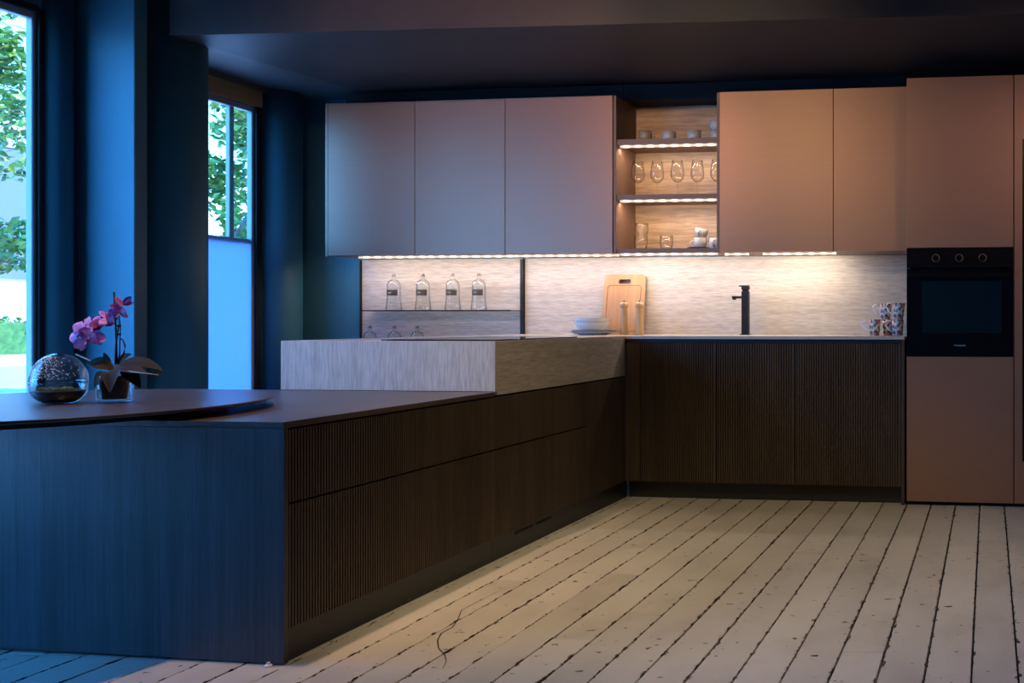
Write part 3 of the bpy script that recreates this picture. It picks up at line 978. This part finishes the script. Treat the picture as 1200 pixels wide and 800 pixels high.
# two mills
def mill(label, x, y):
    t = thing('pepper_mill', label, 'pepper mill', (x, y, 0.922), 'wooden pepper mills')
    obj('body', lathe([(0, 0.922), (0.0255, 0.922), (0.0262, 0.93), (0.0245, 0.96), (0.0205, 1.03), (0.0195, 1.068), (0.0215, 1.080), (0.0215, 1.084), (0.012, 1.086), (0, 1.086)], x, y, 0, 24), M['mill'], t, smooth=True)
    obj('head', lathe([(0, 1.0865), (0.019, 1.0865), (0.0255, 1.094), (0.0270, 1.105), (0.0225, 1.116), (0.008, 1.121), (0, 1.121)], x, y, 0, 24), M['mill'], t, smooth=True)
    obj('knob', lathe([(0, 1.1212), (0.005, 1.1212), (0.0075, 1.127), (0.0055, 1.133), (0, 1.134)], x, y, 0, 14), M['stopper'], t, smooth=True)
    return t
mill('left pale wooden pepper mill in front of the cutting board centre', -2.199, 5.45)
mill('right pale wooden pepper mill at the right edge of the cutting board', -2.102, 5.45)

# plates and bowls
def plate(label, x, y, z, r, h, rim=True, name='plate', mat=None, cat='plate'):
    t = thing(name, label, cat, (x, y, z))
    obj('body', lathe([(0, z), (r * 0.58, z), (r * 0.62, z + h * 0.25), (r * 0.9, z + h * 0.7), (r, z + h * 0.93), (r - 0.001, z + h), (r * 0.88, z + h * 0.82), (r * 0.60, z + h * 0.42), (0, z + h * 0.36)], x, y, 0, 48), mat or M['white_ware'], t, smooth=True)
    if rim:
        obj('rim', lathe([(r - 0.0015, z + h * 0.90), (r + 0.0012, z + h * 0.95), (r - 0.0005, z + h + 0.0012), (r - 0.007, z + h * 0.955 + 0.0012), (r - 0.0015, z + h * 0.90)], x, y, 0, 48), M['rim_ware'], t, smooth=True)
    return t
PX, PY = -2.376, 5.40
plate('wide slate-rimmed plate at the very bottom of the plate stack', PX, PY, 0.922, 0.140, 0.020)
plate('second slate-rimmed plate just above the bottom one in the stack', PX + 0.004, PY, 0.9305, 0.132, 0.021)
def bowl(label, x, y, z, r, h):
    t = thing('bowl', label, 'bowl', (x, y, z))
    obj('body', lathe([(0, z), (r * 0.55, z), (r * 0.80, z + h * 0.28), (r * 0.95, z + h * 0.66), (r, z + h), (r - 0.004, z + h), (r * 0.90, z + h * 0.66), (r * 0.74, z + h * 0.33), (0, z + h * 0.16)], x, y, 0, 44), M['white_ware'], t, smooth=True)
    obj('rim', lathe([(r - 0.0005, z + h - 0.004), (r + 0.0012, z + h - 0.001), (r - 0.001, z + h + 0.001), (r - 0.0045, z + h + 0.0005)], x, y, 0, 44), M['stoneware'], t, smooth=True)
bowl('lower white bowl standing on the stacked plates', PX - 0.006, PY, 0.9485, 0.103, 0.052)
bowl('upper white bowl nested on top of the plate stack', PX - 0.004, PY, 0.972, 0.106, 0.052)

# cups, mugs
def handle_pts(r0, z0, z1, out, seg=9):
    return [(-(r0 + out * math.sin(PI * i / (seg - 1)) ** 0.7), 0, z0 + (z1 - z0) * i / (seg - 1)) for i in range(seg)]
def cup_at(label, loc, r=0.041, h=0.066, handle=None, mat=None, rot=None, group=None, name='cup'):
    mat = mat or M['stoneware']
    t = thing(name, label, 'cup', loc, group)
    x, y, z = loc
    obj('body', lathe([(0, z), (r * 0.66, z), (r * 0.86, z + h * 0.13), (r * 0.97, z + h * 0.42), (r, z + h), (r - 0.0035, z + h), (r * 0.88, z + h * 0.42), (r * 0.6, z + h * 0.14), (0, z + h * 0.10)], x, y, 0, 32), mat, t, smooth=True)
    if handle is not None:
        hp = handle_pts(r * 0.93, h * 0.22, h * 0.82, 0.024)
        mtx = Matrix.Rotation(handle, 3, 'Z')
        obj('handle', tube([Vector(loc) + mtx @ Vector(p) for p in hp], 0.0042, 8), mat, t, smooth=True)
    if rot:
        t.rotation_euler = rot
    return t
def saucer(label, x, y, z, r):
    t = tag(obj('saucer', lathe([(0, z), (r * 0.55, z), (r * 0.95, z + 0.008), (r, z + 0.013), (r - 0.002, z + 0.014), (r * 0.6, z + 0.006), (0, z + 0.005)], x, y, 0, 36), M['dark_ware'], loc=(x, y, z), smooth=True), label, 'saucer')
    return t
YS = 5.50
saucer('dark saucer under the olive cup on the top shelf', -2.083, YS, SZ1, 0.071)
cup_at('olive speckled cup on a dark saucer on the top shelf', (-2.083, YS, SZ1 + 0.0062), 0.042, 0.070, PI * 0.92, M['olive_ware'])
cup_at('grey speckled cup second from left on the top shelf', (-1.935, YS, SZ1), 0.043, 0.066, -PI / 2 * 0.9)
cup_at('grey speckled cup third from left on the top shelf', (-1.777, YS, SZ1), 0.042, 0.070, -PI / 2 * 1.1)
cup_at('lower cup of the stacked pair at the right end of the top shelf', (-1.637, YS, SZ1), 0.041, 0.064, -PI / 2)
cup_at('upper cup of the stacked pair at the right end of the top shelf', (-1.637, YS, SZ1 + 0.0645), 0.041, 0.064, -PI / 2 * 1.2)
# lowest shelf
saucer('dark saucer under the stacked cups on the lowest shelf', -1.750, YS, SZ3, 0.069)
cup_at('lower grey cup with left handle on the lowest shelf saucer', (-1.738, YS, SZ3 + 0.0062), 0.041, 0.064, 0.1)
cup_at('tilted grey cup lying on top of the cup below on the lowest shelf', (-1.738, YS, SZ3 + 0.0740), 0.039, 0.055, PI * 0.5, rot=(0, math.radians(9), 0))
cup_at('single grey cup at the right end of the lowest shelf', (-1.636, YS - 0.02, SZ3), 0.041, 0.066, PI / 2)
# tumblers
def tumbler(label, x, y, z, r=0.041, h=0.090):
    o = obj('tumbler', lathe([(0, z), (r * 0.70, z), (r * 0.86, z + h * 0.12), (r, z + h * 0.5), (r * 0.94, z + h), (r * 0.90, z + h), (r * 0.955, z + h * 0.5), (r * 0.80, z + h * 0.15), (0, z + h * 0.10)], x, y, 0, 32), M['wine'], loc=(x, y, z), smooth=True)
    tag(o, label, 'glass', 'clear tumblers on the lowest shelf')
tumbler('lower clear tumbler of the stacked pair on the lowest shelf', -2.112, YS, SZ3)
tumbler('upper clear tumbler of the stacked pair on the lowest shelf', -2.107, YS, SZ3 + 0.0905, 0.040, 0.075)
tumbler('single clear tumbler in the middle of the lowest shelf', -1.951, YS, SZ3)
# wine glasses
def wine_glass(label, x, y, z):
    t = thing('wine_glass', label, 'glass', (x, y, z), 'wine glasses on the middle shelf')
    obj('bowl', lathe([(0, z + 0.088), (0.018, z + 0.092), (0.036, z + 0.112), (0.042, z + 0.136), (0.037, z + 0.180), (0.031, z + 0.222), (0.0300, z + 0.222), (0.0358, z + 0.180), (0.0408, z + 0.136), (0.035, z + 0.114), (0.017, z + 0.0945), (0, z + 0.091)], x, y, 0, 32), M['wine'], t, smooth=True)
    obj('stem', lathe([(0.0038, z + 0.006), (0.0034, z + 0.05), (0.004, z + 0.080), (0.008, z + 0.0885)], x, y, 0, 14), M['wine'], t, smooth=True)
    obj('foot', lathe([(0, z), (0.034, z), (0.034, z + 0.0015), (0.010, z + 0.004), (0.0038, z + 0.006), (0, z + 0.006)], x, y, 0, 32), M['wine'], t, smooth=True)
for lab, x, dy in (('leftmost wine glass on the middle shelf', -2.132, 0), ('second wine glass from the left on the middle shelf', -2.013, 0.01), ('third wine glass from the left in the middle of the shelf', -1.882, 0),
                   ('fourth wine glass from the left on the middle shelf', -1.760, 0.01), ('rightmost wine glass half hidden by the right cupboard', -1.634, 0)):
    wine_glass(lab, x, YS + dy, SZ2)

# floral mugs
def mug(label, loc, hang, rot=None):
    t = thing('mug', label, 'mug', loc, 'stacked floral mugs beside the oven')
    x, y, z = loc
    h, r = 0.092, 0.0335
    obj('body', lathe([(0, z), (r * 0.80, z), (r * 0.86, z + 0.004), (r * 0.95, z + h * 0.5), (r * 1.1, z + h), (r * 1.1 - 0.003, z + h), (r * 0.87, z + h * 0.5), (r * 0.78, z + 0.007), (0, z + 0.006)], x, y, 0, 32), M['floral'], t, smooth=True)
    pts = [(-(r * 0.92), 0, 0.020), (-(r + 0.018), 0, 0.034), (-(r + 0.038), 0, 0.060), (-(r + 0.040), 0, 0.078), (-(r + 0.026), 0, 0.088), (-(r * 1.04), 0, 0.080)]
    mtx = Matrix.Rotation(hang, 3, 'Z')
    obj('handle', tube([Vector(loc) + mtx @ Vector(p) for p in pts], 0.0038, 8), M['porcelain'], t, 'plain white loop handle', smooth=True)
    if rot:
        t.rotation_euler = rot
ZM = 0.922
mug('floral mug standing alone at the left front of the mug stack', (-0.662, 5.40, ZM), 0.0)
mug('floral mug at the bottom centre of the mug stack', (-0.592, 5.455, ZM), -1.4)
mug('floral mug at the bottom right beside the oven housing', (-0.526, 5.395, ZM), 0.15)
mug('floral mug on top left of the mug stack', (-0.604, 5.45, ZM + 0.0925), 0.1)
mug('tilted floral mug on top right of the mug stack', (-0.524, 5.395, ZM + 0.0960), 0.1, rot=(0, math.radians(5), 0))

# glass bottles
def bottle(label, x, y, z, lab=True):
    t = thing('bottle', label, 'bottle', (x, y, z), 'clear glass bottles on the shelf' if lab else 'clear glass bottles behind the block')
    pr = [(0, 0.0), (0.046, 0.0), (0.049, 0.006), (0.046, 0.030), (0.0405, 0.075), (0.0400, 0.150), (0.0385, 0.168), (0.031, 0.184), (0.020, 0.193), (0.0105, 0.198), (0.0105, 0.212), (0.0125, 0.214), (0.0125, 0.218)]
    inn = [(r - 0.002, zz) for r, zz in pr[:1:-1]] + [(0, 0.006)]
    obj('body', lathe([(r, z + zz) for r, zz in pr + inn], x, y, 0, 36), M['vessel'], t, smooth=True)
    obj('stopper', lathe([(0, 0.2185), (0.0105, 0.2185), (0.0115, 0.224), (0.0095, 0.233), (0, 0.236)], x, y, z, 18), M['stopper'], t, smooth=True)
    if lab:
        bm = bmesh.new()
        a0, a1, kk = math.radians(-140), math.radians(-25), 14
        for rr in (0.0412,):
            lo = [bm.verts.new((x + rr * math.cos(a0 + (a1 - a0) * i / kk), y + rr * math.sin(a0 + (a1 - a0) * i / kk), z + 0.092)) for i in range(kk + 1)]
            hi = [bm.verts.new((v.co.x, v.co.y, z + 0.130)) for v in lo]
            for i in range(kk):
                bm.faces.new((lo[i], lo[i + 1], hi[i + 1], hi[i]))
        bmesh.ops.solidify(bm, geom=bm.faces, thickness=0.0005)
        lb = obj('label_band', bm, M['label'], t, 'dark grey label')
        obj('print_line', B((x - 0.012, x + 0.012, y - 0.0428, y - 0.0420, z + 0.112, z + 0.1145), (x - 0.008, x + 0.008, y - 0.0428, y - 0.0420, z + 0.106, z + 0.1075)), M['label_print'], lb)
    return t
ZG = 1.0758
for lab, x in (('leftmost labelled glass bottle on the dark glass shelf', -3.801), ('second labelled glass bottle from the left on the shelf', -3.600),
               ('third labelled glass bottle from the left on the shelf', -3.397), ('rightmost labelled glass bottle on the dark glass shelf', -3.221)):
    bottle(lab, x, 5.60, ZG)
for lab, x in (('leftmost of the three bottle tops rising behind the stone block', -3.967), ('middle of the three bottle tops rising behind the stone block', -3.797), ('rightmost of the three bottle tops rising behind the stone block', -3.640)):
    bottle(lab, x, 5.60, 0.7425, False)

# ================================================================== terrarium and orchid on the round top
ZT = 0.7455
tx, ty = -2.917, 2.625
t = thing('terrarium', 'egg-shaped glass terrarium with dark soil and mist drops', 'terrarium', (tx, ty, ZT))
def egg(z):      # outer radius at height z above the table
    H = 0.160
    u = z / H
    if u < 0.42:
        q = (0.42 - u) / 0.42
        return 0.0735 * math.sqrt(max(0.0, 1 - (q * 0.93) ** 2.8))
    q = (u - 0.42) / 0.58
    return 0.0735 * math.sqrt(max(0.0, 1 - q ** 2))
zz = [0.0, 0.003, 0.008, 0.015, 0.024, 0.034, 0.046, 0.058, 0.066]
obj('lower_bowl', lathe([(0, 0.0)] + [(egg(z), z) for z in zz] + [(egg(z) - 0.003, z + 0.001) for z in zz[:1:-1]], tx, ty, ZT, 56), M['vessel'], t, smooth=True)
za = [0.0665, 0.076, 0.088, 0.100, 0.112, 0.124, 0.136, 0.146, 0.153, 0.158, 0.160]
obj('dome', lathe([(egg(z), z) for z in za] + [(max(0, egg(z) - 0.003), z - 0.002) for z in za[::-1]], tx, ty, ZT, 56), M['vessel'], t, smooth=True)
obj('seam', lathe([(egg(0.066), 0.063), (egg(0.066) + 0.0022, 0.066), (egg(0.067), 0.070), (egg(0.067) - 0.003, 0.066), (egg(0.066), 0.063)], tx, ty, ZT, 56), M['vessel'], t, smooth=True)
zs = [0.0045, 0.009, 0.016, 0.024, 0.034, 0.040]
obj('soil', lathe([(0, 0.0045)] + [(egg(z) - 0.0035, z) for z in zs] + [(0.04, 0.046), (0, 0.047)], tx, ty, ZT, 40), M['soil'], t)
bm = bmesh.new()
for i in range(26):
    a, rr = R.uniform(-2.6, 0.5), R.uniform(0.01, 0.052)
    s = R.uniform(0.004, 0.010)
    bmesh.ops.create_icosphere(bm, subdivisions=1, radius=s, matrix=Matrix.Translation((tx + rr * math.cos(a), ty + rr * math.sin(a), ZT + 0.043 + s * 0.3)))
obj('moss', bm, M['moss'], t, kind='stuff')
bm = bmesh.new()
for i in range(420):
    a = R.gauss(-1.45, 0.62)
    z = R.uniform(0.078, 0.150)
    rr = egg(z) - 0.0045
    s = R.uniform(0.0006, 0.0018)
    bmesh.ops.create_icosphere(bm, subdivisions=1, radius=s, matrix=Matrix.Translation((tx + rr * math.cos(a), ty + rr * math.sin(a), ZT + z)))
obj('mist_drops', bm, M['drop'], t, kind='stuff')

ox, oy = -2.798, 2.70
t = thing('potted_orchid', 'pink orchid with bronze leaves in a clear glass pot', 'plant', (ox, oy, ZT))
obj('glass_pot', lathe([(0, 0), (0.043, 0), (0.0455, 0.004), (0.0485, 0.088), (0.0462, 0.088), (0.0432, 0.010), (0, 0.008)], ox, oy, ZT, 48), M['vessel'], t, 'clear tapered glass pot', smooth=True)
obj('inner_pot', lathe([(0, 0.0105), (0.032, 0.0105), (0.039, 0.080), (0.034, 0.084), (0, 0.080)], ox, oy, ZT, 32), M['inner_pot'], t, smooth=True)
def P(dx, dy, z):
    return Vector((ox + dx - 1.0 * dy, oy + dy, z))   # dy leans towards the room
def leaf(par, pts, width, mat, name='leaf', fold=0.22, n_=14, face=(0.15, -0.8, 0.6)):
    pts = [Vector(p) for p in pts]
    def bez(u):
        if len(pts) == 3:
            return (1 - u) ** 2 * pts[0] + 2 * u * (1 - u) * pts[1] + u * u * pts[2]
        return (1 - u) ** 3 * pts[0] + 3 * u * (1 - u) ** 2 * pts[1] + 3 * u * u * (1 - u) * pts[2] + u ** 3 * pts[3]
    bm = bmesh.new()
    rows = []
    for i in range(n_ + 1):
        u = i / n_
        p = bez(u)
        d = (bez(min(1, u + 0.01)) - bez(max(0, u - 0.01))).normalized()
        side = d.cross(Vector(face))
        if side.length < 0.15:
            side = Vector((1, 0, 0))
        side.normalize()
        nrm = side.cross(d).normalized()
        wd = width * (math.sin(PI * min(1, (0.10 + 0.90 * u))) ** 0.62) * (0.55 + 0.45 * math.sin(PI * min(1, u * 0.9)))
        if i == n_:
            wd = width * 0.05
        row = []
        for s in (-1, -0.55, 0, 0.55, 1):
            row.append(bm.verts.new(p + side * (wd * s) + nrm * (fold * wd * (abs(s) ** 1.3))))
        rows.append(row)
    for a, c in zip(rows, rows[1:]):
        for q in range(4):
            bm.faces.new((a[q], a[q + 1], c[q + 1], c[q]))
    bmesh.ops.solidify(bm, geom=bm.faces[:], thickness=0.0014)
    return obj(name, bm, mat, par, smooth=True)
zc = 0.848
leaf(t, [P(-0.004, -0.01, zc), P(-0.05, -0.02, zc + 0.034), P(-0.098, -0.02, zc + 0.020)], 0.022, M['leaf_brown'])
leaf(t, [P(-0.012, -0.02, zc - 0.004), P(-0.042, -0.05, zc + 0.004), P(-0.070, -0.055, zc - 0.060)], 0.027, M['leaf'], face=(-0.25, -0.9, 0.3))
leaf(t, [P(0.0, -0.03, zc + 0.002), P(-0.008, -0.060, zc + 0.018), P(-0.014, -0.065, zc - 0.066)], 0.028, M['leaf_brown'], face=(0.1, -0.95, 0.3))
leaf(t, [P(0.006, -0.006, zc + 0.008), P(0.080, -0.01, zc + 0.050), P(0.172, -0.02, zc + 0.000)], 0.019, M['leaf_brown'])
leaf(t, [P(0.004, -0.02, zc), P(0.050, -0.03, zc + 0.020), P(0.112, -0.04, zc - 0.004)], 0.018, M['leaf_brown'])
leaf(t, [P(0.020, -0.01, zc - 0.006), P(0.060, -0.01, zc + 0.004), P(0.092, -0.02, zc - 0.056)], 0.021, M['leaf'])
leaf(t, [P(0.006, 0.006, zc + 0.006), P(0.026, 0.02, zc + 0.040), P(0.062, 0.012, zc + 0.050)], 0.017, M['leaf'])
leaf(t, [P(-0.010, 0.010, zc + 0.004), P(-0.026, 0.02, zc + 0.030), P(-0.040, 0.02, zc + 0.056)], 0.009, M['leaf'])
obj('root', tube([P(0.02, -0.03, zc), P(0.08, -0.05, zc - 0.004), P(0.155, -0.05, zc - 0.012)], 0.0030, 7, taper=0.0022), M['root'], t, smooth=True)
obj('root', tube([P(-0.03, 0.0, zc + 0.006), P(-0.09, 0.01, zc + 0.03), P(-0.142, 0.01, zc + 0.050)], 0.0026, 7, taper=0.0018), M['root'], t, smooth=True)
obj('stake', tube([P(0.010, 0.0, ZT + 0.06), P(0.006, 0, 0.95), P(-0.002, 0, 1.099)], 0.0027, 8), M['stake'], t)
stem_pts = [P(0.002, -0.004, zc), P(0.004, -0.006, 0.92), P(0.014, -0.006, 0.99), P(0.010, -0.008, 1.015), P(-0.02, -0.010, 1.012), P(-0.06, -0.016, 0.995), P(-0.10, -0.02, 0.972), P(-0.125, -0.02, 0.955)]
obj('stem', tube(stem_pts, 0.0026, 8, taper=0.0016), M['stem'], t, smooth=True)
stem2 = [P(0.012, 0.0, zc), P(0.018, 0.0, 0.90), P(0.021, 0.0, 0.985), P(0.016, 0.002, 1.020), P(0.014, 0.002, 1.045)]
obj('stem', tube(stem2, 0.0026, 8, taper=0.0016), M['stem'], t, smooth=True)
lp = [P(0.020, 0, 0.88), P(0.034, 0, 0.905), P(0.038, 0, 0.925), P(0.030, 0, 0.945), P(0.019, 0, 0.95)]
obj('stem', tube(lp, 0.0024, 8), M['stem'], t, smooth=True)
for z in (0.963, 0.99):
    obj('clip', lathe([(0, -0.003), (0.008, -0.003), (0.008, 0.003), (0, 0.003)], ox + 0.012, oy, z, 12, sx=1.3, sy=0.7), M['stake'], t)
def petal_bm(bm, length, width, tilt, ang, cup, mtx, off=0.004):
    rows = []
    n_ = 6
    for i in range(n_ + 1):
        u = i / n_
        wd = width * max(0.06, math.sin(PI * (0.08 + 0.88 * u)) ** 0.75)
        row = []
        for s in (-1, 0, 1):
            x = s * wd
            y = off + length * u
            z = cup * (u ** 2) * length + (0.12 * wd if s else 0) + tilt * y
            v = Vector((x, y, z))
            v = Matrix.Rotation(ang, 3, 'Z') @ v
            row.append(bm.verts.new(mtx @ v))
        rows.append(row)
    for a, c in zip(rows, rows[1:]):
        for q in range(2):
            bm.faces.new((a[q], a[q + 1], c[q + 1], c[q]))
def flower(pos, face, size, spin, mat, cup=0.15):
    q = Vector(face).normalized().to_track_quat('Z', 'Y').to_matrix().to_4x4()
    mtx = Matrix.Translation(pos) @ q @ Matrix.Rotation(spin, 4, 'Z')
    bm = bmesh.new()
    for k_ in (0, 1, 2):
        petal_bm(bm, size, size * 0.30, 0.0, k_ * 2 * PI / 3, cup * 0.5, mtx)
    for k_ in (0.5, -0.5):
        petal_bm(bm, size * 1.02, size * 0.48, 0.06, PI * k_ + PI * 0.02, cup, mtx)
    bmesh.ops.solidify(bm, geom=bm.faces[:], thickness=0.0008)
    f = obj('flower', bm, mat, t, smooth=True)
    bm = bmesh.new()
    petal_bm(bm, size * 0.42, size * 0.16, 0.5, PI, 0.9, mtx, 0.0)
    bmesh.ops.create_icosphere(bm, subdivisions=1, radius=size * 0.11, matrix=mtx @ Matrix.Translation((0, 0, size * 0.08)))
    bmesh.ops.solidify(bm, geom=[f_ for f_ in bm.faces if len(f_.verts) == 4], thickness=0.0008)
    obj('lip', bm, M['lip'], f, smooth=True)
flower(P(-0.128, -0.030, 0.958), (-0.35, -0.9, -0.05), 0.036, 0.2, M['petal'])
flower(P(-0.104, -0.036, 0.980), (-0.05, -0.95, 0.25), 0.036, -0.3, M['petal'])
flower(P(-0.098, -0.044, 0.945), (0.15, -0.95, -0.1), 0.036, 0.5, M['petal'])
flower(P(-0.074, -0.034, 0.962), (0.40, -0.85, 0.0), 0.034, -0.5, M['petal'])
flower(P(-0.078, -0.026, 0.990), (0.15, -0.85, 0.4), 0.033, 0.9, M['petal'])
flower(P(-0.112, -0.016, 0.992), (-0.3, -0.75, 0.55), 0.030, 0.0, M['petal'])
flower(P(-0.034, -0.020, 1.002), (0.1, -0.8, 0.25), 0.034, 0.3, M['petal_dark'], 0.35)
flower(P(-0.020, -0.012, 1.016), (0.5, -0.7, 0.3), 0.028, 0.9, M['petal'], 0.4)
flower(P(0.016, -0.010, 1.034), (0.1, -0.85, -0.2), 0.030, 0.1, M['petal'], 0.3)
flower(P(0.026, 0.0, 1.058), (0.4, -0.6, 0.5), 0.027, 0.6, M['petal_dark'], 0.6)

# ================================================================== outdoors
GZ = -0.12
g = struct('ground', B((-90, WX - 0.06, -60, 120, GZ - 0.2, GZ), (WX - WT, 40, -60, YF - WT - 0.001, GZ - 0.2, GZ)), M['paving'])
struct('road', B((-24, -15.5, -60, 120, GZ, GZ + 0.01)), M['asphalt'])
def leaf_cloud(centres, count, size, rnd):
    verts, faces = [], []
    for i in range(count):
        cx, cy, cz, r, rz = rnd.choice(centres)
        while True:
            x, y, z = rnd.uniform(-1, 1), rnd.uniform(-1, 1), rnd.uniform(-1, 1)
            d = x * x + y * y + z * z
            if 0.15 < d < 1:
                break
        p = Vector((cx + r * x, cy + r * y, cz + rz * z))
        u = Vector((rnd.gauss(0, 1), rnd.gauss(0, 1), rnd.gauss(0, 0.6))).normalized()
        v = u.cross(Vector((rnd.gauss(0, 1), rnd.gauss(0, 1), rnd.gauss(0, 1)))).normalized()
        s = size * rnd.uniform(0.6, 1.25)
        nrm = u.cross(v)
        k_ = len(verts)
        verts += [p - u * s, p + v * s * 0.52 + nrm * s * 0.12, p + u * s, p - v * s * 0.52 + nrm * s * 0.12]
        faces += [(k_, k_ + 1, k_ + 2), (k_, k_ + 2, k_ + 3)]
    return verts, faces
def tree(label, x, y, h, crown, count, size, seed):
    rnd = random.Random(seed)
    t = thing('street_tree', label, 'tree', (x, y, GZ), 'trees across the pavement')
    zc_ = crown[0]
    obj('trunk', tube([(x, y, GZ), (x + 0.05, y, zc_ * 0.6), (x, y + 0.05, zc_), (x + 0.05, y, zc_ + 1.5)], 0.15, 10, taper=0.05), M['bark'], t, smooth=True)
    cs = []
    for i in range(26):
        a, rr = rnd.uniform(0, 2 * PI), crown[1] * math.sqrt(rnd.uniform(0.02, 1))
        z = rnd.uniform(crown[2], crown[3])
        q = 1 - abs((z - (crown[2] + crown[3]) / 2) / (crown[3] - crown[2])) * 0.9
        cs.append((x + rr * q * math.cos(a), y + rr * q * math.sin(a), z, rnd.uniform(0.5, 0.95), rnd.uniform(0.3, 0.6)))
    for i in range(9):
        c_ = cs[i * 2]
        obj('branch', tube([(x, y, zc_ * 0.75 + i * 0.12), ((x + c_[0]) / 2, (y + c_[1]) / 2, (zc_ + c_[2]) / 2 + 0.2), (c_[0], c_[1], c_[2])], 0.05, 6, taper=0.012), M['bark'], t, smooth=True)
    vs, fs = leaf_cloud(cs, count, size, rnd)
    me = bpy.data.meshes.new('foliage')
    me.from_pydata([v - Vector((x, y, GZ)) for v in vs], [], fs)
    me.materials.append(M['tree_leaf'])
    o = link('foliage', me)
    o.parent = t
    o['kind'] = 'stuff'
tree('leafy tree seen through the large left window', -14.9, 11.2, 7, (3.2, 2.3, 1.9, 6.6), 9000, 0.085, 3)
tree('dense leafy tree filling the upper panes of the narrow window', -9.9, 12.2, 7, (3.0, 2.4, 1.6, 6.2), 17000, 0.075, 5)
t = thing('hedge', 'long low clipped hedge across the road', 'hedge', (-33, 28, GZ))
vs, fs = leaf_cloud([(-33 + R.uniform(-0.4, 0.4), 4 + i * 0.9, 0.6, 0.8, 0.55) for i in range(54)], 9000, 0.16, random.Random(9))
me = bpy.data.meshes.new('foliage')
me.from_pydata([v - Vector((-33, 28, GZ)) for v in vs], [], fs)
me.materials.append(M['tree_leaf'])
o = link('foliage', me); o.parent = t; o['kind'] = 'stuff'
obj('core', B((-33.5, -32.5, 3.5, 52, GZ, 0.95)), M['hedge'], t)
t = thing('building', 'white rendered building with tall dark grey bays across the road', 'building', (-44, 30, GZ))
obj('wall', B((-52, -44, -10, 70, GZ, 10)), M['render'], t)
for i in range(9):
    y = -6 + i * 8.2
    obj('window_bay', B((-43.98, -43.9, y, y + 4.4, 2.9, 8.8)), M['cladding'], t)
